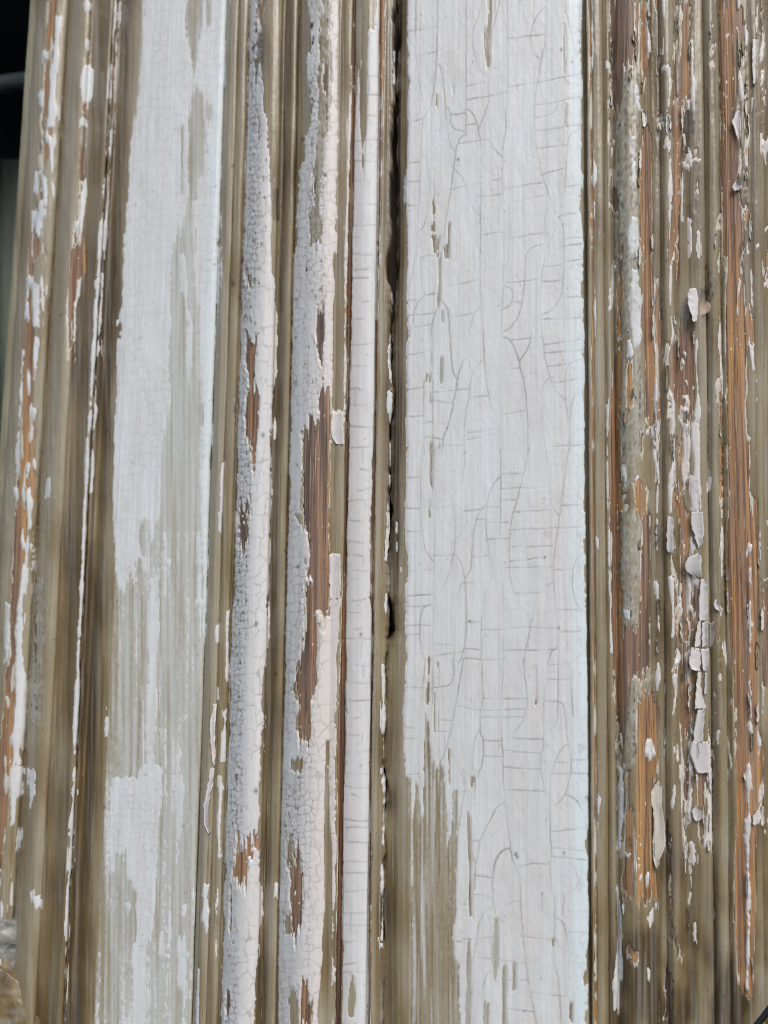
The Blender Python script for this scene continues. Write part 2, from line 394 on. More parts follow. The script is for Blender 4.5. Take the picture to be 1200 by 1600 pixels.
op(K, 'b3', [(505,1062),(526,1062),(524,1210),(506,1210)], .3)
op(W, 'b4', [(310,-10),(548,-10),(552,260),(545,560),(540,1210),(285,1210),(292,700),(300,300)], 1.2, .4)
op(K, 'b4', [(500,-10),(526,-10),(524,260),(545,330),(540,560),(540,900),(545,1210),(465,1210),(486,860),(500,560),(500,300)], .9, .6)
op(W, 'b4', [(526,-10),(552,-10),(550,250),(545,400),(552,560),(545,700),(540,900),(543,1210),(538,1210),(537,700),(540,400),(528,260)], .5)
op(B, 'b4', [(328,330),(385,325),(400,480),(398,690),(370,770),(345,775),(340,560),(345,440),(325,430)], 1.0, .5, .4)
op(K, 'b4', [(326,335),(350,330),(352,440),(330,440)], .7); op(K, 'b4', [(318,680),(350,680),(352,775),(322,775)], .9)
op(B, 'b4', [(390,1000),(425,985),(432,1070),(445,1100),(440,1210),(378,1210)], 1.0, .5, .4)
op(K, 'b4', [(340,1030),(390,1000),(384,1100),(378,1210),(345,1210)], 1.0)
op(K, 'b3', [(345,1150),(400,1145),(405,1210),(340,1210)], 1.0)
# quirk, fillet, second quirk
strip(K, [(-20,556,601),(46,555,597)], .4, .4)
strip(W, [(-20,590,593),(20,589,592),(44,588,591)], .5)
strip(W, [(46,577,595),(130,558,596),(270,554,594),(400,549,592),(470,548,589),(520,547,590),(600,546,588),(690,546,586),(715,546,580),(800,545,579),(830,543,577),(870,543,577),(910,542,581),(925,541,578),(935,541,573),
          (960,542,581),(1030,542,580),(1083,541,578),(1200,539,580),(1260,536,578),(1390,536,576),(1460,532,576),(1480,538,577),(1620,533,576)], .8)
strip(K, [(58,562,576),(130,562,575),(200,563,573),(260,565,570),(283,567,569)], .3)
strip(K, [(1523,547,556),(1560,546,556),(1590,545,553)], .5)
strip(B, [(-20,553.5,555),(60,552,555),(133,550,556),(233,546,553),(400,542,552),(600,540,547),(800,538,543.5),(900,535,542),(1000,532,541),(1100,528,541),(1200,526,539),(1300,528,536),(1400,526,536),(1500,525,535),(1620,522,534)], .7, .6, .5)
strip(W, [(100,549,551),(233,544,546),(400,539.5,541.8),(520,538,540),(640,537.5,539)], .5)
strip(B, [(-20,594,602),(60,593,601),(160,594,598),(300,591,596),(400,588,593.5),(530,585,590),(640,585.5,588.5),(800,581,586),(930,578,584),(1000,581,584.5),(1200,576.5,580.5),(1400,575.5,580),(1620,575,579)], .5, .3, .55)
# white lip along the gap
for rows in ([(80,614,617),(130,613,616.5)], [(265,614,617),(330,612.5,616)], [(400,613.5,615),(500,612,615)], [(520,609,612),(560,606,612),(590,607,610)], [(610,607,610),(640,606,610),(660,607,609)],
             [(690,608,612),(760,607,611),(800,605,609)], [(800,605,608),(860,604,609),(876,601,604)], [(925,602,604),(965,600,603)], [(1040,596,599),(1120,596.5,599.5),(1200,597,600)],
             [(1200,596,602),(1270,597,602.5),(1320,596,599)], [(1350,595,597.5),(1480,595,597)], [(270,637,638.5),(320,636,638)]):
    strip(W, rows, .8)

# ------------------------------------------------------------------ RIGHT LEAF: stile
op(W, 'p', [(639,-20),(638.5,400),(637,700),(635.5,900),(633,1100),(633,1208),(638,1218),(642,1210),(643,1279),(647,1276),(649,1215),(655,1240),(659,1283),(663,1270),(663,1200),(665,1140),(668,1120),(673,1160),
            (675,1190),(684,1205),(688,1190),(694,1200),(697,1264),(701,1320),(705,1290),(709,1240),(715,1240),(715,1342),(713,1400),(710,1490),(718,1510),(716,1570),(722,1620),(913,1620),(913,1590),(915,1487),(919,1427),(916,1387),
            (918,1340),(913,1327),(920,1283),(919,1200),(917,1090),(914,1000),(912,900),(913,700),(911,600),(909,500),(907.5,350),(906.5,150),(905,-20)], .9, .7)
KHP = [('c1', [(485,-20),(520,-20),(515,60),(500,150),(500,280),(488,342),(470,270),(468,150),(485,120)]),
       ('c1', [(226,800),(240,800),(238,1100),(226,1090)]), ('c1', [(301,1040),(312,1045),(310,1200),(298,1200)]), ('c1', [(225,1115),(262,1110),(258,1200),(226,1200)]),
       ('c1', [(841,120),(850,125),(851,370),(843,350)]), ('c1', [(850,500),(858,500),(857,620),(850,610)]), ('c1', [(320,400),(327,400),(326,440),(320,440)]), ('c1', [(240,460),(256,450),(252,520),(243,520)]),
       ('d1', [(246,0),(261,0),(259,150),(248,150)]), ('d1', [(330,0),(346,0),(344,180),(318,185),(306,130),(328,100)]), ('d1', [(283,185),(297,160),(296,400),(284,440),(274,380),(286,300)]),
       ('d1', [(220,785),(250,780),(256,832),(218,836)]), ('d1', [(235,880),(250,880),(248,930),(236,930)]), ('d1', [(294,705),(309,700),(303,840),(292,845)]), ('d1', [(303,460),(310,460),(310,520),(302,520)]),
       ('d1', [(331,440),(340,440),(340,490),(332,490)]), ('d1', [(240,1135),(256,1130),(254,1210),(238,1210)]), ('d1', [(246,560),(251,560),(250,780),(244,700)]), ('d1', [(280,1150),(290,1150),(290,1175),(280,1175)]),
       ('c2', [(214,0),(233,0),(231,160),(222,240),(214,160)]), ('c2', [(206,235),(220,240),(222,330),(210,320)]), ('c2', [(205,985),(216,990),(210,1200),(200,1200)]), ('c2', [(244,1000),(258,1000),(256,1110),(246,1110)]), ('c2', [(708,1010),(715,1010),(713,1190),(707,1190)]),
       ('d2', [(786,40),(794,40),(795,230),(788,230)]), ('d2', [(216,300),(232,340),(240,520),(245,900),(216,900),(212,440)]), ('d2', [(262,180),(268,180),(268,400),(260,400)]), ('d2', [(333,470),(343,470),(345,660),(332,660)]), ('d2', [(447,620),(470,590),(472,720),(460,730),(456,660),(450,720)]),
       ('c3', [(388,205),(412,230),(410,500),(414,690),(400,700),(394,500)]), ('c3', [(405,30),(425,40),(415,150),(405,140)]), ('c3', [(515,695),(538,700),(534,900),(518,1010),(512,900)]), ('c3', [(552,930),(577,930),(574,1210),(550,1210)]),
       ('c3', [(600,910),(622,905),(620,1030),(602,1045)]), ('c3', [(735,580),(743,580),(741,670),(733,668)]), ('c3', [(782,800),(802,800),(796,845),(784,840)]), ('c3', [(386,820),(404,800),(412,1000),(408,1210),(384,1210)]), ('c3', [(470,1100),(496,1095),(492,1210),(468,1210)]), ('c3', [(868,1080),(888,1085),(884,1185),(866,1180)])]
for o, q in KHP:
    op(K, o, q, .6, .5)
# brush marks where the white thins out at the bottom
_z = (XX > 636) & (XX < 720) & (YY > 1090)
_t = 1.05 + .0055 * np.clip(YY - 1180, 0, 420) - .004 * np.clip(XX - 660, 0, 60) + 4 * (XX < 640)
_f = np.where(_z & (YY > 1200), (.8 * N_STREAK + .7 * N_STREAK2 + .15 * N_FINE - _t) * 3, -20)
WHITE = np.maximum(WHITE, _f)
_h = np.where(_z & (YY < 1300), (.9 * N_STREAK + .5 * N_STREAK2 - 2.3 + .010 * np.clip(YY - 1120, 0, 120)) * 3, -20)
WHITE = np.minimum(WHITE, -_h)
for rows in ([(705,640,642),(730,639.5,641.5)], [(815,620,622),(832,619,621.5)], [(845,620,621.5),(858,620,621.5)], [(884,625,628.5),(893,625,628)], [(1060,616,618)]):
    if len(rows) > 1: strip(W, rows, .4)

# ------------------------------------------------------------------ RIGHT LEAF: glazing moulding
strip(B, [(-20,919.2,923.2),(200,921.6,925.6),(400,923.4,927.4),(800,925.4,929.4),(1200,928.2,932.2),(1620,928.5,932.5)], .3, .15, .95)
strip(W, [(-20,923,926),(60,924.5,927),(110,925,926.5)], .5); strip(W, [(220,927.5,929),(330,928,929.5)], .5); strip(W, [(440,928,930),(560,929,930.5)], .4)
strip(W, [(840,930,934),(856,932,935)], .5); strip(W, [(1180,934,936),(1300,934,936)], .7, .5)
op(B, 'e1', [(272,-20),(425,-20),(422,180),(410,380),(352,390),(342,600),(320,650),(286,620),(278,300)], 1.0, .6, .35)
op(B, 'e1', [(272,1110),(326,1110),(322,1260),(276,1260)], .8, .4, .2)
op(B, 'e1', [(428,-20),(445,-20),(442,360),(430,380)], .5, .4, .5)
op(B, 'e1', [(455,-20),(500,30),(503,330),(490,440),(462,480),(455,300)], .8, .5, .7)
op(B, 'e1', [(452,800),(476,745),(496,740),(516,800),(522,1000),(528,1510),(450,1510),(445,1230),(450,900)], .8, .5, .65)
op(B, 'e1', [(645,-20),(742,-20),(742,560),(702,600),(692,900),(682,1300),(640,1510),(612,1510),(628,1100),(640,800),(604,700),(640,620),(642,300)], 1.2, 1.0, .5)
op(K, 'e1', [(655,-20),(690,-20),(684,330),(676,560),(655,560),(650,300)], .8, 1.2)
op(B, 'e1', [(908,-20),(1012,-20),(1016,200),(1010,600),(1000,720),(1032,830),(1046,920),(1040,1010),(1002,1100),(1046,1200),(1060,1330),(1056,1510),(930,1510),(920,1000),(916,500)], .8, .6, .55)
op(B, 'e1', [(1014,60),(1055,100),(1066,200),(1050,270),(1040,350),(1020,200)], .8, .4, .4)
op(B, 'e1', [(1050,1230),(1108,1245),(1106,1320),(1070,1310)], .7, .3, .8)
op(B, 'e1', [(1148,-20),(1170,-20),(1172,500),(1165,900),(1150,880),(1150,300)], .8, .6, .3)
op(B, 'e2', [(460,120),(470,20),(520,-10),(526,200),(530,400),(546,850),(530,960),(490,985),(470,900),(480,600),(455,400)], .9, .6, .6)
op(B, 'e2', [(290,615),(315,640),(325,900),(330,1510),(268,1510),(275,900)], .7, .5, .55)
op(B, 'e2', [(372,600),(405,610),(414,880),(370,885)], .7, .4, .8)
op(B, 'e2', [(410,1320),(472,1300),(500,1400),(480,1510),(420,1510)], .8, .5, .75)
op(B, 'e2', [(452,1010),(478,1010),(470,1160),(452,1160)], .7, .4, .6)
op(B, 'e2', [(606,640),(640,530),(682,510),(690,900),(640,850),(612,740)], .8, .4, .35)
op(B, 'e2', [(655,1070),(680,1050),(676,1120),(652,1130)], .7, .4, .3)
op(B, 'e2', [(680,390),(740,375),(770,400),(776,700),(770,860),(746,960),(736,1260),(700,1400),(740,1510),(655,1510),(668,1340),(690,1100),(684,700)], .8, .5, .7)
op(B, 'e2', [(955,-10),(1030,-10),(1060,180),(1070,330),(1116,330),(1118,520),(1080,540),(1070,900),(1100,1200),(1090,1510),(975,1510),(960,800),(948,300)], .8, .6, .55)
op(B, 'e2', [(1040,290),(1116,320),(1118,500),(1040,530)], .6, .4, .9)
op(B, 'e2', [(1160,40),(1210,30),(1210,140),(1166,130)], .6, .3, .7)
op(B, 'e3', [(278,-10),(325,-10),(330,300),(322,680),(440,680),(450,450),(462,50),(508,-10),(510,400),(506,950),(440,960),(390,1000),(362,1300),(318,1285),(292,900),(270,500),(272,120)], .8, .6, .45)
op(B, 'e3', [(440,1060),(536,1060),(560,1130),(555,1280),(570,1330),(552,1510),(428,1510),(430,1100)], .7, .3, .9)
op(B, 'e3', [(690,-10),(752,-10),(742,150),(720,300),(732,480),(792,380),(802,440),(790,600),(742,720),(740,900),(762,1000),(746,1300),(690,1310),(700,700),(664,780),(684,400)], .9, .6, .6)
op(B, 'e3', [(968,-10),(1142,-10),(1142,500),(1137,1000),(1142,1270),(1172,1350),(1172,1510),(1010,1510),(1000,1100),(978,800),(960,300)], .7, .5, .6)
op(B, 'e3', [(1156,395),(1210,390),(1210,960),(1190,1010),(1165,960)], .9, .5, .15)
op(B, 'e4', [(430,-10),(556,-10),(515,130),(520,400),(540,580),(556,772),(430,780),(425,500),(430,200)], .6, .3, .95)
op(B, 'e4', [(365,260),(416,230),(420,500),(410,795),(362,742),(335,640),(350,540)], .8, .4, .6)
op(B, 'e4', [(780,40),(842,40),(832,200),(832,460),(802,480),(785,300)], .8, .5, .7)
op(B, 'e4', [(700,-10),(760,-10),(740,200),(720,420),(700,300)], .8, .5, .55)
op(B, 'e4', [(1020,-10),(1132,-10),(1130,700),(1120,1330),(1030,1330),(1000,700)], .7, .8, .6)
op(B, 'e4', [(1108,-10),(1172,-10),(1165,200),(1150,245),(1110,235)], .7, .3, .8)
op(B, 'e4', [(372,1060),(440,1050),(436,1130),(372,1140)], 1.0, .5, .6)
op(B, 'e4', [(600,380),(634,370),(632,560),(606,570)], 1.4, .5, .05); op(B, 'e4', [(615,830),(640,830),(640,990),(618,990)], 1.4, .5, .05); op(B, 'e4', [(595,1180),(640,1200),(640,1500),(596,1500)], 1.8, .6, .1)
op(B, 'e4', [(640,1050),(700,1040),(690,1100),(660,1130)], 1.8, .5, .15)
# remaining white on that moulding
for o, q, a in [('e1', [(404,480),(448,500),(456,640),(404,640)], 1.6), ('e1', [(400,800),(424,800),(424,1090),(398,1090)], 1.4), ('e1', [(390,1280),(442,1280),(440,1510),(386,1510)], 1.6),
                ('e1', [(258,365),(292,365),(286,425),(260,425)], 1.0), ('e1', [(266,1180),(278,1150),(272,1260),(264,1260)], .6), ('e1', [(290,820),(320,800),(300,880),(280,960),(275,900)], 1.2),
                ('e1', [(496,-20),(484,60),(504,180),(500,330),(516,370),(498,360),(490,200),(480,100)], .6), ('e1', [(575,-20),(590,-20),(600,100),(590,310),(580,300),(590,120)], .6),
                ('e1', [(586,395),(625,400),(630,520),(618,640),(600,680),(616,560),(612,440)], 1.0), ('e1', [(605,760),(620,840),(612,890),(604,860)], .6), ('e1', [(612,920),(632,930),(640,1080),(625,1500),(614,1500),(620,1100)], .9),
                ('e1', [(740,240),(758,230),(768,520),(772,760),(765,800),(752,700),(745,420)], .9), ('e1', [(720,590),(744,585),(744,640),(718,650)], .6), ('e1', [(742,870),(756,930),(806,930),(808,945),(730,950),(706,990),(696,1280),(686,1240),(700,960)], .9),
                ('e1', [(735,1280),(750,1300),(752,1500),(740,1500)], 1.0), ('e1', [(782,1350),(798,1360),(796,1500),(786,1440)], .8), ('e1', [(705,960),(755,960),(770,1010),(748,990),(720,1000)], .8),
                ('e1', [(1018,-20),(1032,-20),(1046,90),(1030,90),(1016,50)], .6), ('e1', [(1058,120),(1082,190),(1076,270),(1062,280),(1052,430),(1044,420),(1056,260)], .6), ('e1', [(1022,430),(1040,430),(1050,520),(1060,560),(1040,610),(1028,520)], .9),
                ('e1', [(1090,1325),(1098,1330),(1084,1440),(1094,1500),(1070,1500),(1070,1420)], .8), ('e1', [(1128,40),(1150,-20),(1146,100),(1130,230),(1120,140)], .8), ('e1', [(1150,300),(1172,240),(1174,520),(1160,600)], 1.5),
                ('e1', [(1160,820),(1195,820),(1185,960),(1168,900)], 1.2), ('e1', [(1172,1320),(1200,1330),(1200,1370),(1175,1355)], .9), ('e1', [(1118,1425),(1150,1430),(1150,1465),(1125,1470)], .9), ('e1', [(1102,560),(1114,560),(1110,640),(1102,640)], .5), ('e1', [(172,870),(184,900),(186,1300),(176,1300)], .7),
                ('e2', [(392,100),(432,70),(462,280),(462,480),(440,540),(405,520),(392,400)], 1.8), ('e2', [(370,490),(400,480),(408,590),(368,600)], 1.2), ('e2', [(528,-10),(545,100),(535,420),(546,560),(552,860),(540,980),(530,900),(540,700),(522,480),(530,200)], .7),
                ('e2', [(515,1000),(540,990),(545,1150),(572,1340),(555,1345),(530,1200)], .7), ('e2', [(545,1345),(560,1345),(556,1510),(542,1510)], .5), ('e2', [(618,-10),(636,60),(630,300),(648,460),(620,560),(606,650),(612,760),(650,850),(645,1000),(656,1200),(650,1340),(620,1360),(636,1180),(634,960),(636,860),(604,770),(600,620),(632,470),(618,250)], .5),
                ('e2', [(615,1360),(640,1360),(638,1510),(622,1510)], .6), ('e2', [(690,960),(730,980),(742,1100),(735,1260),(700,1400),(690,1250),(700,1100)], 1.3, ), ('e2', [(750,980),(796,975),(800,1100),(802,1510),(745,1510),(740,1300),(775,1280),(780,1400),(765,1200)], 1.0),
                ('e2', [(700,560),(722,560),(730,860),(716,1000),(700,900),(712,720)], 2.2), ('e2', [(775,400),(782,620),(800,860),(798,970),(768,960),(784,800),(770,640)], .6), ('e2', [(838,1310),(868,1290),(866,1380),(836,1385)], .7), ('e2', [(846,850),(856,860),(858,1290),(848,1290)], .5),
                ('e2', [(905,300),(918,380),(915,560),(940,760),(930,900),(912,640)], .5), ('e2', [(1076,-10),(1100,40),(1110,300),(1126,360),(1132,520),(1120,500),(1112,330),(1095,260),(1095,60)], .6), ('e2', [(1078,510),(1120,510),(1112,640),(1140,740),(1130,760),(1100,620)], .9),
                ('e2', [(1125,800),(1140,840),(1130,1000),(1142,1180),(1130,1180)], .5), ('e2', [(1160,50),(1176,60),(1166,120)], .5), ('e2', [(1186,150),(1210,140),(1210,240),(1190,200)], .8), ('e2', [(1020,480),(1030,140),(1022,140),(1012,300)], .6), ('e2', [(475,1010),(505,1010),(505,1060),(480,1060)], 1.0),
                ('e2', [(345,1240),(370,1230),(378,1340),(356,1350)], 1.2), ('e2', [(415,1290),(446,1290),(440,1330),(416,1320)], 1.0), ('e2', [(268,330),(278,60),(300,20),(310,120),(280,340)], 1.8), ('e2', [(255,880),(268,860),(266,1500),(256,1500)], .7),
                ('e3', [(262,120),(276,130),(284,640),(292,820),(280,820),(268,500)], .6), ('e3', [(614,370),(648,380),(652,560),(655,730),(630,750),(634,560),(618,450)], .7), ('e3', [(632,930),(660,960),(664,1100),(655,1190),(634,1190),(646,1050)], .7), ('e3', [(540,400),(556,430),(560,600),(570,730),(560,735),(548,560)], .6),
                ('e3', [(540,0),(556,60),(556,230),(544,230)], .5), ('e3', [(545,900),(560,860),(570,960),(548,1120),(540,1000)], .8), ('e3', [(660,760),(690,850),(640,930),(634,920),(664,860)], .7), ('e3', [(730,370),(740,380),(742,720),(730,900),(742,1010),(730,1010),(720,880),(735,700)], .7),
                ('e3', [(762,380),(788,390),(786,430),(764,430)], 1.8), ('e3', [(740,100),(762,180),(790,220),(740,260),(735,170)], 1.0), ('e3', [(740,540),(762,560),(760,620),(745,600)], 1.2), ('e3', [(680,420),(692,420),(690,640),(676,600)], 1.4), ('e3', [(350,560),(395,580),(390,640),(350,620)], 1.2),
                ('e3', [(920,-10),(932,100),(930,420),(920,420)], .5), ('e3', [(924,660),(944,740),(955,920),(945,900)], .6), ('e3', [(945,1330),(975,1340),(1000,1500),(975,1500),(965,1380)], .9), ('e3', [(880,1040),(900,1045),(896,1075),(882,1070)], .6), ('e3', [(886,1145),(905,1150),(900,1170),(886,1165)], .5), ('e3', [(902,1340),(916,1345),(912,1370),(902,1365)], .5),
                ('e3', [(1086,200),(1104,200),(1106,720),(1102,1300),(1090,1300),(1086,720)], 1.5), ('e3', [(1150,0),(1160,380),(1210,375),(1210,390),(1152,390),(1144,200)], .5), ('e3', [(1164,1000),(1178,1010),(1170,1260),(1158,1250)], .6), ('e3', [(1140,1290),(1160,1330),(1150,1480),(1138,1420)], .9),
                ('e3', [(480,1340),(510,1330),(540,1410),(500,1460),(470,1400)], .9), ('e3', [(660,1160),(690,1250),(710,1500),(690,1500),(676,1300)], .9), ('e3', [(640,1370),(660,1380),(660,1440),(642,1430)], .7), ('e3', [(186,170),(204,180),(202,216),(188,210)], .6),
                ('e4', [(325,-10),(356,-10),(350,230),(340,480),(310,480),(330,230)], 1.4), ('e4', [(306,690),(330,700),(350,860),(345,1100),(335,1440),(312,1465),(300,1260),(312,1000)], 1.0), ('e4', [(680,-10),(706,-10),(712,300),(716,480),(726,640),(716,650),(700,460),(688,300)], .7), ('e4', [(640,110),(660,100),(652,240),(632,230)], .7),
                ('e4', [(730,60),(760,130),(745,300),(724,280)], 1.2), ('e4', [(845,-10),(868,-10),(862,80),(844,70)], .7), ('e4', [(850,200),(862,180),(840,460),(812,500),(830,400)], 1.0), ('e4', [(745,430),(775,450),(775,600),(750,560)], 1.3, ), ('e4', [(1066,300),(1100,280),(1098,470),(1096,900),(1088,1300),(1062,1300),(1072,900),(1060,440)], 1.0),
                ('e4', [(1070,-10),(1096,-10),(1098,300),(1080,300)], 1.4), ('e4', [(1150,140),(1172,40),(1176,140),(1160,210),(1148,200)], .7), ('e4', [(496,830),(522,830),(524,920),(502,930)], .9), ('e4', [(486,1160),(508,1170),(506,1250),(488,1245)], .8), ('e4', [(362,500),(405,495),(400,520),(372,525)], .8), ('e4', [(480,620),(508,600),(505,660),(482,760)], .9), ('e4', [(440,630),(462,625),(456,670),(444,668)], .7), ('e4', [(760,900),(785,920),(786,1030),(756,1020)], 1.4), ('e4', [(955,0),(972,0),(962,110),(950,100)], .6), ('e4', [(535,790),(550,780),(546,820),(536,830)], .6)]:
    op(W, o, q, a * .8, .25, None, .75)
for o, q in [('e1', [(355,390),(440,380),(452,650),(425,1100),(450,1510),(300,1510),(305,1000),(322,650),(346,600)]), ('e2', [(330,-10),(450,-10),(452,600),(470,980),(440,1300),(340,1400),(330,1000),(360,590),(360,450),(345,200)]),
             ('e3', [(330,-10),(462,-10),(450,450),(455,660),(340,660),(330,300)]), ('e3', [(390,960),(530,950),(530,1055),(430,1070),(420,1500),(370,1500),(370,1200)]), ('b1', [(150,-10),(215,-10),(215,600),(225,1200),(140,1200),(160,600)]), ('b1', [(430,-10),(540,-10),(530,600),(480,1200),(420,1200),(440,600)]),
             ('b2', [(110,-10),(200,-10),(190,500),(165,1200),(95,1200),(120,600)]), ('b2', [(410,-10),(520,-10),(500,600),(410,620)]), ('b3', [(80,-10),(150,-10),(140,600),(110,1200),(60,1200)]), ('b4', [(70,-10),(120,-10),(110,500),(110,900),(45,900),(55,500)]), ('b4', [(310,-10),(400,-10),(390,330),(320,330)]), ('a3', [(150,300),(215,300),(200,1000),(140,1000)])]:
    op('C', o, q, 1.5)
# holes crumbled through the crusty places
_c = CRUST > .2
_n = 1.0 * N_ROUND + .7 * N_FINE + .4 * N_STREAK
WHITE = np.where(_c, np.minimum(WHITE, (2.3 - _n) * 1.6), WHITE)

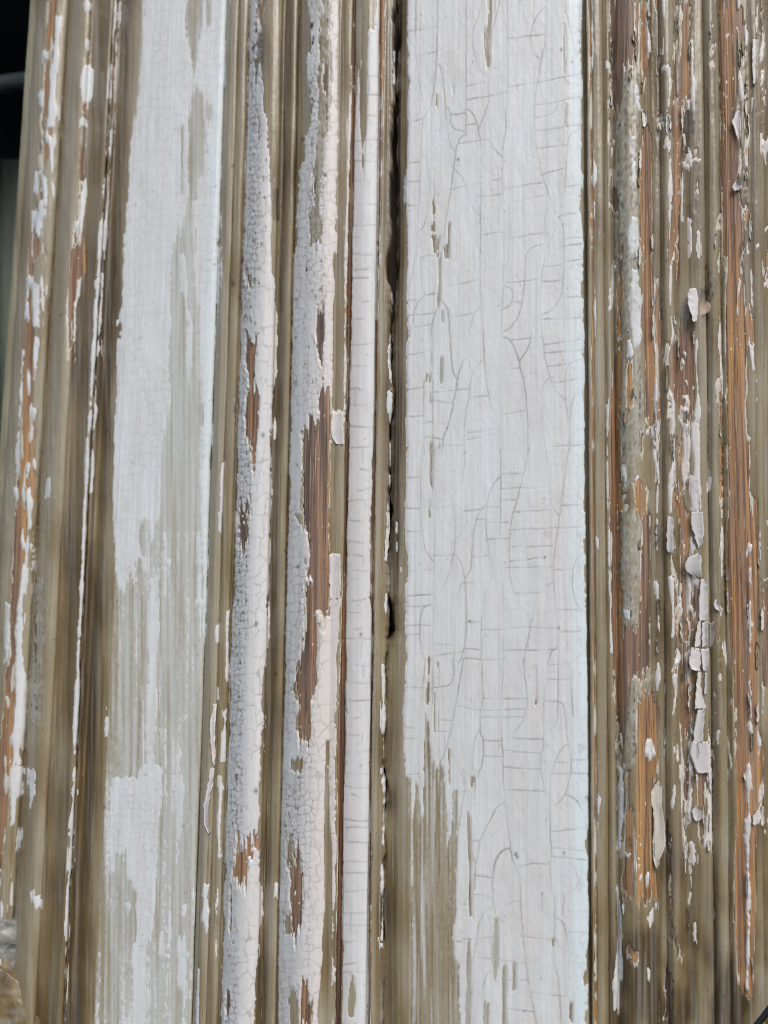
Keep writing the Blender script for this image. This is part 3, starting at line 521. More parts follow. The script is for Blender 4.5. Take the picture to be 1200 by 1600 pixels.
# ------------------------------------------------------------------ crack lines on the right stile, traced
CR = {'c1': [[(150,0),(148,250),(165,400),(185,500),(205,528),(225,480),(242,380),(250,200),(250,0)],[(205,528),(180,565),(120,575)],[(180,565),(175,720),(165,950),(152,1200)],[(385,0),(383,640)],
 [(255,305),(270,330),(285,450),(295,600),(310,690),(330,712)],[(383,630),(350,660),(335,720),(320,850),(295,1000),(270,1200)],[(460,0),(440,90),(410,155),(425,270),(455,340),(490,362)],
 [(545,0),(500,180),(490,400),(490,500),(445,600)],[(578,0),(575,620),(555,680),(553,900),(560,1050)],[(388,515),(420,540),(445,610),(460,720),(455,900),(450,1050)],[(390,590),(430,585)],
 [(440,660),(490,655),(515,700),(550,742)],[(345,680),(440,660)],[(765,0),(760,170),(735,290),(715,400),(702,520),(710,680),(735,800),(770,920),(830,1040)],[(760,30),(710,80),(685,170),(690,250),(735,285)],
 [(580,185),(755,165)],[(580,410),(720,392),(915,350)],[(387,408),(470,390)],[(390,472),(575,435)],[(705,497),(800,485),(915,458)],[(705,560),(790,540),(815,500)],[(710,620),(915,590)],[(715,700),(855,680)],
 [(845,0),(870,150),(905,270)],[(840,370),(870,400)],[(560,885),(740,855)],[(560,960),(760,915)],[(455,925),(555,910)],[(310,890),(550,840)],[(735,820),(845,795)],
 [(780,960),(755,1000),(750,1080),(780,1120)],[(335,800),(375,840),(395,930),(420,990),(450,1020)],[(175,725),(205,750),(213,850),(205,1000),(185,1070),(155,1090)],[(120,860),(170,855)],[(125,770),(170,760)],
 [(120,150),(245,128)],[(155,265),(245,250)],[(120,970),(160,965)],[(295,510),(310,520),(312,610),(380,620)],[(312,545),(380,532)],[(820,1015),(915,1000)],[(850,880),(920,870)],[(915,610),(870,630),(855,690),(850,880)]],
'd1': [[(503,0),(500,290),(510,450),(520,700),(545,920),(590,1020)],[(625,0),(622,300),(612,500),(605,800),(602,1200)],[(655,0),(655,190),(625,228)],[(505,60),(620,42)],[(655,78),(835,45)],
 [(905,0),(855,120),(820,250),(812,480),(830,640),(850,760),(880,850),(940,918)],[(860,100),(760,125),(738,160),(730,350),(705,480),(660,550),(612,570)],[(930,0),(938,200),(930,360),(890,440),(815,485)],
 [(835,225),(920,215)],[(815,305),(920,298)],[(635,310),(810,290)],[(300,330),(500,293)],[(625,325),(665,340),(675,390),(650,440),(612,450)],[(675,412),(715,412)],[(505,432),(470,460),(440,580),(440,740),(460,775)],
 [(345,490),(465,470)],[(300,400),(335,450),(345,650),(360,780),(380,812)],[(438,692),(405,720),(380,830),(365,930),(340,1030),(310,1120),(300,1200)],[(515,710),(470,755),(450,820),(445,900),(425,980),(418,1100),(425,1200)],
 [(445,905),(540,900)],[(255,880),(445,862)],[(255,920),(360,935)],[(428,1088),(600,1072)],[(430,1122),(600,1095)],[(605,995),(740,975)],[(612,592),(650,600),(690,670),(710,760),(735,850),(748,1000),(750,1200)],
 [(665,610),(815,592)],[(810,478),(775,510),(765,600),(745,670),(705,715)],[(612,765),(705,750)],[(820,500),(1020,490)],[(830,632),(1020,605)],[(835,672),(1025,662)],[(850,742),(950,735)],[(885,825),(1035,808)],
 [(855,802),(825,840),(815,900),(825,1050),(838,1160)],[(838,1165),(1035,1150)],[(1035,702),(965,730),(942,770),(945,950),(965,1020),(965,1180)],[(1030,870),(980,905),(970,1020)],
 [(300,150),(295,400),(265,470),(245,560),(240,680),(250,780),(215,800),(205,860),(210,1200)],[(130,400),(165,400)],[(135,478),(255,470)],[(155,540),(245,528)],[(130,685),(240,660)],[(130,865),(205,855)],[(135,1005),(205,998)],
 [(210,1040),(250,1030)],[(215,1108),(305,1125)],[(190,175),(200,380),(260,365)],[(190,175),(165,150),(155,240),(130,340)],[(265,370),(200,375),(165,430),(150,520),(130,590)],[(190,175),(300,155)],
 [(935,390),(1025,380)],[(940,120),(1025,108)],[(945,200),(1025,185)],[(935,80),(1025,75)],[(255,830),(255,1200)],[(315,1155),(420,1150)]],
'c2': [[(240,0),(235,720)],[(380,0),(375,120),(350,190),(318,228)],[(250,75),(295,130),(318,230),(325,265),(335,400),(330,500),(290,640),(235,715)],[(548,0),(545,420),(555,640),(560,800),(560,1000)],
 [(680,0),(655,120),(620,260),(590,350),(585,600),(610,690),(660,770),(690,805)],[(548,122),(650,122)],[(545,190),(760,188)],[(548,245),(622,242)],[(760,0),(770,200),(795,290),(820,318)],
 [(865,0),(845,150),(820,350),(795,500),(795,650),(810,800),(815,950)],[(615,297),(780,290)],[(585,383),(935,370)],[(548,130),(500,190),(478,290),(480,420),(500,560),(530,648),(560,650)],[(480,350),(585,350)],[(480,430),(585,422)],
 [(485,278),(545,275)],[(475,275),(435,320),(415,430),(410,570),(380,615)],[(325,265),(365,285),(375,360),(360,410),(340,420)],[(340,372),(375,370)],[(375,298),(440,295),(475,275)],
 [(335,505),(365,540),(380,620),(390,780),(375,960),(350,1010)],[(238,508),(330,505)],[(245,285),(325,265)],[(380,635),(485,635)],[(505,605),(475,680),(455,790),(455,990)],[(455,852),(560,852)],[(375,990),(555,988)],[(390,818),(450,818)],[(380,943),(450,945)],
 [(378,628),(355,650),(340,750),(330,900),(325,1110)],[(595,462),(790,462)],[(590,530),(760,512)],[(565,562),(785,556)],[(615,682),(735,676)],[(565,757),(640,750)],[(790,630),(745,650),(705,720),(690,830),(660,960),(655,1020)],
 [(560,845),(685,838)],[(690,840),(810,845)],[(565,950),(820,945)],[(820,925),(780,960),(765,1020)],[(830,268),(930,268)],[(795,568),(880,568)],[(810,757),(905,757)],[(825,862),(920,860)],
 [(930,490),(895,520),(880,600),(885,690),(910,750),(950,775)],[(420,510),(480,505)],[(430,340),(475,338)],[(110,138),(175,135)],[(110,285),(175,283)],[(110,395),(175,392)],[(108,580),(230,568)],[(105,693),(230,688)],[(105,743),(200,740)],
 [(105,832),(225,832)],[(108,875),(165,872)],[(180,0),(172,150),(175,380),(195,490),(232,537)],[(230,732),(185,740),(168,800),(170,920),(185,980),(210,992)],[(230,920),(325,922)],[(230,975),(325,960),(375,958)],[(235,720),(228,900),(230,1200)]],
'd2': [[(410,0),(400,100),(375,220),(350,370),(320,480),(290,540),(270,620)],[(375,240),(505,265)],[(508,0),(512,150),(518,210),(500,280),(500,390),(518,420),(515,520),(500,590),(470,625)],[(495,375),(475,400),(460,500),(462,590)],
 [(620,0),(612,300),(618,500),(625,700),(650,900),(665,1040),(705,1110),(712,1200)],[(520,205),(740,205)],[(515,265),(735,258)],[(510,300),(725,300)],[(520,425),(610,425)],[(520,505),(610,510)],
 [(725,0),(735,120),(748,210),(740,270),(715,340),(670,395),(620,415)],[(670,405),(690,415),(830,415)],[(850,0),(845,140),(830,190),(832,460),(812,500),(820,600),(835,680),(860,715)],[(620,475),(810,490)],[(622,562),(815,570)],[(632,680),(830,685)],
 [(345,470),(385,550),(430,655),(400,790),(385,950),(380,1040)],[(430,680),(380,700),(350,755)],[(905,0),(905,300),(890,350),(840,380)],[(835,218),(920,220),(940,250),(955,440),(975,500),(970,620),(940,710),(900,755),(865,760)],
 [(955,445),(915,470),(890,540),(865,620),(860,800),(872,1000),(862,1100),(870,1200)],[(945,705),(1000,730),(1040,800),(1050,900)],[(875,895),(950,892),(1045,875)],[(880,980),(1050,1000)],[(875,1025),(1050,1045)],[(700,1075),(780,1060),(860,1068)],
 [(628,745),(590,765),(550,840),(495,950),(475,1100),(470,1200)],[(648,982),(610,995),(575,1050),(565,1120),(570,1200)],[(475,1125),(565,1135)],[(495,945),(465,940),(450,960),(470,1050),(480,1060)],
 [(215,0),(200,180),(185,300),(185,440),(180,560),(190,700)],[(110,145),(200,148)],[(115,355),(185,355)],[(115,410),(185,412)],[(110,598),(180,595)],[(275,315),(355,315)],[(270,375),(345,375)],[(250,150),(360,145),(360,0)],
 [(980,525),(1060,525)],[(870,595),(1060,595)],[(820,530),(950,540)],[(310,855),(400,860)],[(970,60),(982,300)],[(845,100),(980,105)],[(850,30),(970,20)]],
'c3': [[(505,510),(430,500)],[(505,605),(425,590)],[(590,375),(545,390),(515,460),(508,600),(520,680),(540,700)],[(590,375),(605,440),(635,490),(640,620),(650,780),(670,950),(690,1080),(715,1200)],[(640,622),(585,630),(550,670),(540,720)],
 [(510,645),(465,680),(440,740),(430,850),(410,920)],[(778,440),(782,520),(800,650),(800,780),(790,870),(815,980),(825,1080),(830,1200)],[(650,785),(805,803)],[(690,1045),(830,1065)],[(800,590),(860,590),(915,545),(890,460)],
 [(805,700),(840,720),(862,800),(862,1070),(825,1065)],[(805,800),(830,845),(860,865)],[(430,880),(515,890)],[(540,895),(665,912)],[(580,990),(675,992)],[(445,795),(510,790)],[(580,1125),(705,1140)],[(515,935),(480,960),(465,1030)],
 [(860,665),(945,672)],[(865,765),(940,772)],[(860,905),(940,908)],[(862,970),(940,970)],[(845,595),(835,690)],[(370,0),(385,75)],[(350,630),(385,635)],[(340,810),(365,815)],[(370,800),(420,800)]]}
_rng = np.random.default_rng(77)
for o, ls in CR.items():
    for q in ls:
        crack(o, q, .52, float(_rng.uniform(.7, 1.1)))
# nets of fine cracks
crackle(170, 350, -15, 900, 13, 17, .36, 11, .09, 186, 326, 3)
crackle(165, 260, 1190, 1600, 10, 11, .4, 12, .09, 186, 300, 3)
crackle(330, 440, 60, 1619, 7.5, 11, 1.35, 13, .06, 370, 396, 5, keep=1.15)
crackle(330, 440, 250, 1619, 24, 30, .8, 14, .10, 390, 420, 3)
crackle(420, 540, 250, 1619, 10, 15, 1.0, 15, .07, 452, 476, 4, keep=1.1)
crackle(420, 545, 100, 1619, 9, 12, 1.4, 16, .06, 468, 503, 5, keep=1.15)
crackle(430, 560, -10, 1619, 24, 27, .8, 17, .10, 498, 538, 4)
ladder(545, 581, 60, 1615, 12, 42, 1.0, 18)
crackle(900, 990, -10, 1619, 30, 26, .4, 19, .10, 896, 915, 4)
crackle(630, 925, -10, 1619, 34, 42, .34, 29, .06, 640, 912, 4, keep=.6)
DIRTK = np.zeros((RH, RW), np.float32)
_ln = np.clip((noise(31, 1.0, 70) - .7) * 1.6, 0, 1) * np.clip((noise(32, 1.0, 2.2) - .1) * 1.5, 0, 1)
DIRTK = np.maximum(DIRTK, _ln * np.clip(CRUST * 1.5, 0, 1))
_zc = (CRUST > .3) & (SS > 940)
crackle(330, 420, -10, 400, 6, 9, .9, 21, .12, 372, 395, 5, target=DIRTK, keep=.6)
crackle(420, 520, -10, 400, 6, 10, .9, 22, .12, 468, 492, 8, target=DIRTK, keep=.6)
# specks of dirt
SPECK = np.zeros((RH, RW), np.float32)
for _ in range(2600):
    x, y = _rng.uniform(0, 1200), _rng.uniform(0, 1600)
    r = float(np.clip(_rng.lognormal(-.4, .42), .4, 2.6)); e = _rng.uniform(1, 2.2)
    sl = box_of(np.array([(x, y)]), 8)
    SPECK[sl] = np.maximum(SPECK[sl], _rng.uniform(.25, .9) * np.exp(-(((XX[sl] - x) * (e if _rng.random() < .5 else 1)) ** 2 + (YY[sl] - y) ** 2) / r ** 2))
for x, y, r in ((877,79,2.0),(893,98,1.2),(806,1334,2.6),(808,1338,2.2),(734,970,1.6),(873,981,1.6),(851,871,1.4),(881,1332,1.6),(432,1053,2.4),(401,974,2.4),(444,860,1.5),(411,680,2.6),(365,444,3.0),(374,465,3.0),(364,259,2.2),(474,218,2.4),(164,1261,2.2),(141,20,2.2),(484,845,2.4),(466,727,1.6),(467,885,2.2),(564,991,2.0),
                (1104,418,3.5),(1108,428,3),(1106,497,4),(1098,493,3),(1081,180,5),(1082,205,5),(1081,192,6),(400,1235,3),(371,1215,3),(985,1320,3),(984,1312,3)):
    sl = box_of(np.array([(x, y)]), 14)
    SPECK[sl] = np.maximum(SPECK[sl], .95 * np.exp(-((XX[sl] - x) ** 2 + (.7 * (YY[sl] - y)) ** 2) / (r * r)))

# dark mould in the fibres above the torn wood
SPECK = np.maximum(SPECK, 1.1 * np.exp(-((XX - 1105) / 14) ** 4 - ((YY - 456 - 4 * N_STREAK) / 19) ** 2) * np.clip(.75 + .3 * N_STREAK + .5 * N_FINE, 0, 1))
SPECK = np.maximum(SPECK, .8 * np.exp(-((XX - 1107) / 8) ** 2 - ((YY - 500) / 7) ** 2) * np.clip(.4 + .7 * N_ROUND, 0, 1))  # shade in the hollow below the wedge, put in as a dark blotch
# lumps of colour in the undercoat: 0 grey khaki .. 1 brown
STAIN_SHADE = np.interp(SS, [0, 60, 64, 96, 99, 128, 131, 143, 160, 172, 186, 326, 328, 345, 362, 370, 418, 422, 430, 436, 447, 452, 500, 536, 586, 592, 596, 604, 614, 622, 636, 700, 918, 927, 945, 958, 968, 1010, 1038, 1060, 1106, 1130, 1146, 1200],
                  [.2, .15, .05, .1, .75, .55, .4, .95, .95, .5, .02, .0, .10, .12, .4, .2, .45, .8, 1.0, .5, .35, .2, .35, .35, .12, .15, .6, .6, .55, .5, .38, .3, .12, .15, .35, .35, .3, .35, .5, .5, .5, .45, .55, .45]).astype(np.float32)  # shade of the left moulding's cove painted in as dark brown
STAIN_SHADE += (.09 * N_STREAK2 + .035 * N_STREAK + .13 * N_BLOT) * np.where((SS > 184) & (SS < 328), .35, 1.0)
_low = np.clip((YY - 1390) / 150, 0, 1) * np.clip((SS - 940) / 60, 0, 1)
STAIN_SHADE += _low * (.50 + .40 * N_BLOT + .22 * N_LUMP)
_g = np.exp(-((SS - 617) / 9) ** 2) * np.exp(-((YY - 1250) / 26) ** 2) + np.exp(-((SS - 614) / 8) ** 2) * np.exp(-((YY - 985) / 18) ** 2)
STAIN_SHADE += .8 * _g
for rows, v in (([(295,426,435),(345,426,438)], .5), ([(215,1110,1120),(240,1111,1119)], 0), ([(170,1065,1078),(240,1064,1077)], .45), ([(320,1070,1085),(345,1070,1084)], .2)):
    sl = box_of(np.array([(r[1], r[0]) for r in rows] + [(r[2], r[0]) for r in rows], np.float32), 6)
    STAIN_SHADE[sl] += v * np.clip(sdf(np.array([(l, y) for y, l, r in rows] + [(r, y) for y, l, r in rows[::-1]], np.float32), sl) + .5, 0, 1)
# thin white left in the brush marks of the undercoat
WEAR = np.zeros((RH, RW), np.float32)
_st = ((SS > 186) & (SS < 326)).astype(np.float32) * np.clip((YY + 300) / 700, 0, 1)
WEAR += _st * np.clip(.60 + .16 * N_STREAK2 + .14 * N_STREAK + .26 * np.exp(-((SS - 285) / 34) ** 2) - .3 * np.clip((215 - SS) / 25, 0, 1), 0, .92)
_sr = np.clip((XX - 640) / 12, 0, 1) * np.clip((725 - XX) / 10, 0, 1) * np.clip((YY - 1180) / 60, 0, 1)
WEAR += _sr * np.clip(.16 + .32 * N_STREAK2 + .2 * N_STREAK, 0, .8)
WEAR += np.where(((SS > 186) & (SS < 326)) | ((SS > 640) & (SS < 905)), .8 * np.exp(np.minimum(WHITE, 0) / 7) * np.clip(.55 + .45 * N_STREAK + .2 * N_FINE, 0, 1), 0)
WEAR += np.clip(.10 * N_STREAK + .05, 0, .3) * (1 - np.clip(_st + _sr, 0, 1))
STAIN_SHADE += .42 * np.clip((625.5 + 1.6 * N_BIG - SS) / 2.5, 0, 1) * (SS > 610) * np.clip((1020 - YY) / 60, .35, 1)
STAIN_SHADE += .25 * np.exp(-((SS - 428.5) / 3.0) ** 2)
STAIN_SHADE = np.clip(STAIN_SHADE, 0, 1); WEAR = np.clip(WEAR, 0, 1)
_rz = (SS > 955) & (SS < 1205) & (YY < 1440)
_bare = (.75 * N_STREAK2 + .55 * N_MED + .25 * N_FINE + .35 * N_BIG + .55 * np.sin((SS - 1032) / 14.5) - 1.35) * 2.4
_bare = np.where((CRUST > .3) | (WHITE > 1), -9, _bare)
KHAKI = np.where(_rz, np.minimum(KHAKI, -_bare), KHAKI)
KHAKI = np.maximum(KHAKI, WHITE)
# primer peeps out round the undercoat where it has broken away
PRIMER = KHAKI + np.clip(.5 + 1.0 * N_MED + .9 * N_BIG, -.2, 2.6)
PRIMER = np.maximum(PRIMER, (.8 * N_STREAK + .75 * N_FINE + .35 * N_BLOT - 2.25) * 1.8)
# the crazed plates of the wide stile: regions of the top coat closed off by cracks
def label_regions(free):
    lab = np.zeros(free.shape, np.int32); par = [0]
    def find(a):
        while par[a] != a: par[a] = par[par[a]]; a = par[a]
        return a
    prev = []
    for j in range(free.shape[0]):
        r = free[j].astype(np.int8); dlt = np.diff(np.concatenate([[0], r, [0]]))
        cur = []
        for a, b in zip(np.nonzero(dlt == 1)[0], np.nonzero(dlt == -1)[0]):
            l = 0
            for pa, pb, pl in prev:
                if pa < b and a < pb:
                    if l == 0: l = find(pl)
                    else: par[find(pl)] = l
            if l == 0: par.append(len(par)); l = len(par) - 1
            lab[j, a:b] = l; cur.append((a, b, l))
        prev = cur
    return np.array([find(i) for i in range(len(par))])[lab]
_ps = (slice(0, RH), slice(628 + M0, 924 + M0))
_soft = CLOSED[_ps]
_soft = np.maximum(np.maximum(_soft, np.roll(_soft, 1, 0) * .9), np.roll(_soft, 1, 1) * .9)
_lab = label_regions((_soft < .35) & (WHITE[_ps] > -3))
_cnt = np.bincount(_lab.ravel())
_lab[_cnt[_lab] < 130] = 0
for _ in range(14):                                   # grow back over the crack lines
    for ax, st in ((0, 1), (0, -1), (1, 1), (1, -1)):
        g = np.roll(_lab, st, ax); _lab = np.where(_lab == 0, g, _lab)
PLATE = np.zeros((RH, RW), np.int32); PLATE[_ps] = np.unique(_lab, return_inverse=True)[1].reshape(_lab.shape)
_off = np.random.default_rng(8).normal(0, 1, PLATE.max() + 1).astype(np.float32); _off[0] = 0
PLATEH = _off[PLATE]
for _ in range(2): PLATEH = (PLATEH + np.roll(PLATEH, 1, 0) + np.roll(PLATEH, -1, 0) + np.roll(PLATEH, 1, 1) + np.roll(PLATEH, -1, 1)) / 5
# older, warmer white on the rolls of the cover moulding
WARM_SKY = np.interp(SS, [0, 365, 372, 395, 425, 450, 470, 500, 538, 546, 566, 580, 590, 1010, 1060, 1130, 1200], [.5, .5, .5, .6, .7, .45, .6, .85, .9, .85, .6, .55, .5, .5, .85, .8, .8]).astype(np.float32) + .04 * N_BIG
WARM_SKY -= .25 * np.clip((XX - 889 + 5 * N_STREAK2 + 3 * N_BIG) / 14, 0, 1) * (SS < 919) * (SS > 700) + .20 * np.clip((SS - 300 + 5 * N_STREAK2 + 3 * N_BIG) / 24, 0, 1) * (SS < 328)  # cool sky light on the stiles' right-hand edges, painted into the white
WARM_SKY += np.clip((SS - 640) / 10, 0, 1) * (SS < 880) * np.clip(.05 + .04 * N_BLOT, 0, .15)

# ------------------------------------------------------------------ materials
def mat(name):
    mt = bpy.data.materials.new(name); mt.use_nodes = True
    nt = mt.node_tree
    return mt, nt, nt.nodes['Principled BSDF']
def node(nt, kind, **kw):
    n = nt.nodes.new(kind)
    for k, v in kw.items(): setattr(n, k, v)
    return n
def ramp(nt, src, stops):
    r = node(nt, 'ShaderNodeValToRGB')
    e = r.color_ramp.elements
    while len(e) < len(stops): e.new(.5)
    for i, (p, c) in enumerate(stops):
        e[i].position = p; e[i].color = (*c, 1)
    nt.links.new(src, r.inputs[0])
    return r.outputs[0]
def mix(nt, fac, a, b, mode='MIX'):
    n = node(nt, 'ShaderNodeMix', data_type='RGBA', blend_type=mode)
    if isinstance(fac, (int, float)): n.inputs[0].default_value = fac
    else: nt.links.new(fac, n.inputs[0])
    for s, v in ((6, a), (7, b)):
        if isinstance(v, tuple): n.inputs[s].default_value = (*v, 1)
        else: nt.links.new(v, n.inputs[s])
    return n.outputs[2]
def math_(nt, opn, a, b):
    n = node(nt, 'ShaderNodeMath', operation=opn)
    for s, v in ((0, a), (1, b)):
        if isinstance(v, (int, float)): n.inputs[s].default_value = v
        else: nt.links.new(v, n.inputs[s])
    return n.outputs[0]
def tex(nt, scale, stretch=(1, 1, 1), detail=4, rough=.6, seed=0):
    c = node(nt, 'ShaderNodeTexCoord')
    mp = node(nt, 'ShaderNodeMapping'); mp.inputs['Scale'].default_value = stretch; mp.inputs['Location'].default_value = (seed, seed * .7, seed * 1.3)
    nt.links.new(c.outputs['Object'], mp.inputs[0])
    n = node(nt, 'ShaderNodeTexNoise'); n.inputs['Scale'].default_value = scale; n.inputs['Detail'].default_value = detail; n.inputs['Roughness'].default_value = rough
    nt.links.new(mp.outputs[0], n.inputs['Vector'])
    return n.outputs[0]
def attr(nt):
    a = node(nt, 'ShaderNodeAttribute', attribute_name='wear')
    s = node(nt, 'ShaderNodeSeparateColor'); nt.links.new(a.outputs['Color'], s.inputs[0])
    return s.outputs[0], s.outputs[1], s.outputs[2]
def bump(nt, bs, h, dist, strength=1.0):
    b = node(nt, 'ShaderNodeBump'); b.inputs['Strength'].default_value = strength; b.inputs['Distance'].default_value = dist
    nt.links.new(h, b.inputs['Height']); nt.links.new(b.outputs[0], bs.inputs['Normal'])

# white top coat
M_WHITE, nt, bs = mat('white_paint')
d, s_, w_ = attr(nt)
base = ramp(nt, tex(nt, 900, (1, 1, .03), 3, .6, 3), [(.3, (.655, .66, .66)), (.7, (.77, .78, .79))])
base = mix(nt, ramp(nt, tex(nt, 60, (1, 1, .35), 5, .65, 9), [(.45, (0, 0, 0)), (.75, (.35, .35, .35))]), base, (.60, .585, .55))
base = mix(nt, ramp(nt, tex(nt, 1500, (1, 1, .012), 4, .65, 33), [(.60, (0, 0, 0)), (.70, (.16, .16, .16))]), base, (.50, .49, .475))
base = mix(nt, ramp(nt, tex(nt, 120, (1, 1, .5), 6, .7, 37), [(.56, (0, 0, 0)), (.74, (.4, .4, .4))]), base, (.55, .52, .46))
base = mix(nt, ramp(nt, tex(nt, 1900, (1, 1, .6), 2, .5, 35), [(.70, (0, 0, 0)), (.74, (.45, .45, .45))]), base, (.36, .34, .31))
hi = node(nt, 'ShaderNodeMapRange'); nt.links.new(w_, hi.inputs[0]); hi.inputs[1].default_value = .5; hi.inputs[2].default_value = 1.0
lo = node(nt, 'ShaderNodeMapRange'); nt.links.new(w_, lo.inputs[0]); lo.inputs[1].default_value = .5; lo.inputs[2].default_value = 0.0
base = mix(nt, hi.outputs[0], base, (.74, .665, .625))
base = mix(nt, lo.outputs[0], base, (.69, .83, .88))  # painted sky light: the cool tint of the stile edges
base = mix(nt, math_(nt, 'MULTIPLY', s_, .75), base, (.43, .38, .30))
base = mix(nt, d, base, (.085, .075, .065))
nt.links.new(base, bs.inputs['Base Color'])
bs.inputs['Roughness'].default_value = .42
bs.inputs['Specular IOR Level'].default_value = .4
bump(nt, bs, tex(nt, 1300, (1, 1, .10), 3, .6, 4), .00010, .25)
# khaki undercoat
M_KHAKI, nt, bs = mat('khaki_undercoat')
d, s_, w_ = attr(nt)
base = ramp(nt, s_, [(0, (.40, .345, .245)), (.35, (.305, .238, .135)), (.7, (.18, .123, .058)), (1, (.085, .055, .025))])
base = mix(nt, ramp(nt, tex(nt, 1000, (1, 1, .025), 4, .65, 1), [(.3, (0, 0, 0)), (.75, (.32, .32, .32))]), base, (.14, .10, .05))
base = mix(nt, ramp(nt, tex(nt, 500, (1, 1, .02), 3, .6, 6), [(.52, (0, 0, 0)), (.8, (.28, .28, .28))]), base, (.46, .41, .29))
base = mix(nt, ramp(nt, tex(nt, 1500, (1, 1, .014), 5, .7, 21), [(.60, (0, 0, 0)), (.64, (.6, .6, .6))]), base, (.10, .07, .035))
base = mix(nt, ramp(nt, tex(nt, 1400, (1, 1, .018), 5, .7, 23), [(.62, (0, 0, 0)), (.66, (.55, .55, .55))]), base, (.50, .45, .34))
base = mix(nt, w_, base, (.55, .555, .52))
base = mix(nt, ramp(nt, tex(nt, 1700, (1, 1, .5), 2, .5, 25), [(.70, (0, 0, 0)), (.74, (.6, .6, .6))]), base, (.07, .055, .035))
base = mix(nt, d, base, (.045, .038, .03))
nt.links.new(base, bs.inputs['Base Color'])
bs.inputs['Roughness'].default_value = .27
bs.inputs['Specular IOR Level'].default_value = .5
bump(nt, bs, tex(nt, 1100, (1, 1, .04), 4, .65, 8), .00016, .6)
# cream primer
M_PRIMER, nt, bs = mat('cream_primer')
base = ramp(nt, tex(nt, 500, (1, 1, .2), 4, .6, 2), [(.3, (.52, .47, .38)), (.65, (.72, .69, .62))])
nt.links.new(base, bs.inputs['Base Color'])
bs.inputs['Roughness'].default_value = .5
bump(nt, bs, tex(nt, 1500, (1, 1, .3), 3, .6, 5), .00012, .5)
# bare weathered wood
M_WOOD, nt, bs = mat('bare_wood')
d, s_, w_ = attr(nt)
base = ramp(nt, s_, [(0, (.10, .07, .055)), (.3, (.26, .165, .115)), (.55, (.38, .215, .125)), (.8, (.50, .265, .11)), (1, (.53, .29, .11))])
base = mix(nt, ramp(nt, tex(nt, 1100, (1, 1, .012), 5, .7, 11), [(.40, (.85, .85, .85)), (.52, (0, 0, 0))]), base, (.11, .065, .045))
base = mix(nt, ramp(nt, tex(nt, 420, (1, 1, .02), 3, .6, 17), [(.5, (0, 0, 0)), (.75, (.75, .75, .75))]), base, (.36, .24, .17))
base = mix(nt, ramp(nt, tex(nt, 1500, (1, 1, .03), 4, .7, 13), [(.60, (0, 0, 0)), (.72, (.7, .7, .7))]), base, (.56, .45, .34))
base = mix(nt, ramp(nt, tex(nt, 1500, (1, 1, .012), 5, .75, 27), [(.56, (0, 0, 0)), (.61, (.8, .8, .8))]), base, (.055, .032, .022))
base = mix(nt, ramp(nt, tex(nt, 1500, (1, 1, .016), 5, .75, 29), [(.61, (0, 0, 0)), (.65, (.75, .75, .75))]), base, (.62, .50, .37))
base = mix(nt, d, base, (.03, .022, .018))
nt.links.new(base, bs.inputs['Base Color'])
bs.inputs['Roughness'].default_value = .55
bump(nt, bs, tex(nt, 1200, (1, 1, .015), 5, .7, 12), .00030, .8)
# glass, interior, odds and ends
M_GLASS, nt, bs = mat('dark_glass')
bs.inputs['Base Color'].default_value = (.9, .95, .92, 1); bs.inputs['Transmission Weight'].default_value = 1; bs.inputs['Roughness'].default_value = .02
bs.inputs['Specular IOR Level'].default_value = .15; bs.inputs['IOR'].default_value = 1.06
M_DARK, nt, bs = mat('dark_room')
nt.links.new(ramp(nt, tex(nt, 30, (1, 1, 1), 3), [(.3, (.006, .006, .005)), (.7, (.012, .011, .010))]), bs.inputs['Base Color']); bs.inputs['Roughness'].default_value = .9
M_SLATE, nt, bs = mat('grey_green_gloom')
c = node(nt, 'ShaderNodeTexCoord'); sx = node(nt, 'ShaderNodeSeparateXYZ'); nt.links.new(c.outputs['Generated'], sx.inputs[0])
nt.links.new(ramp(nt, math_(nt, 'ADD', sx.outputs[2], math_(nt, 'MULTIPLY', tex(nt, 60, (1, 1, .3), 3), .06)), [(.66, (.24, .27, .23)), (.86, (.20, .22, .19)), (1.0, (.015, .015, .012))]), bs.inputs['Base Color']); bs.inputs['Roughness'].default_value = .8  # colour fades to near black at the top, painting in the room's gloom
M_ROD, nt, bs = mat('dim_metal')
nt.links.new(ramp(nt, tex(nt, 200, (1, 1, 1), 3), [(.3, (.07, .08, .085)), (.7, (.10, .11, .115))]), bs.inputs['Base Color']); bs.inputs['Roughness'].default_value = .6
M_PUTTY, nt, bs = mat('grey_putty')
nt.links.new(ramp(nt, tex(nt, 160, (1, 1, 1.6), 5, .65, 4), [(.32, (.10, .10, .095)), (.6, (.36, .36, .33))]), bs.inputs['Base Color']); bs.inputs['Roughness'].default_value = .3
bump(nt, bs, tex(nt, 500, (1, 1, 1), 4), .0004, .6)
M_CORD, nt, bs = mat('black_rubber')
nt.links.new(ramp(nt, tex(nt, 400, (1, 1, 1), 3), [(.3, (.008, .008, .008)), (.7, (.016, .016, .016))]), bs.inputs['Base Color']); bs.inputs['Roughness'].default_value = .35
M_SPLINT, nt, bs = mat('torn_wood')
c = node(nt, 'ShaderNodeTexCoord'); sx = node(nt, 'ShaderNodeSeparateXYZ'); nt.links.new(c.outputs['Generated'], sx.inputs[0])
hair = math_(nt, 'ADD', sx.outputs[2], math_(nt, 'MULTIPLY', math_(nt, 'SUBTRACT', tex(nt, 1500, (1, 1, .12), 4, .7, 3), .5), 1.3))
base = ramp(nt, hair, [(.3, (.60, .45, .33)), (.70, (.48, .36, .27)), (1.0, (.12, .10, .085))])
nt.links.new(base, bs.inputs['Base Color']); bs.inputs['Roughness'].default_value = .8
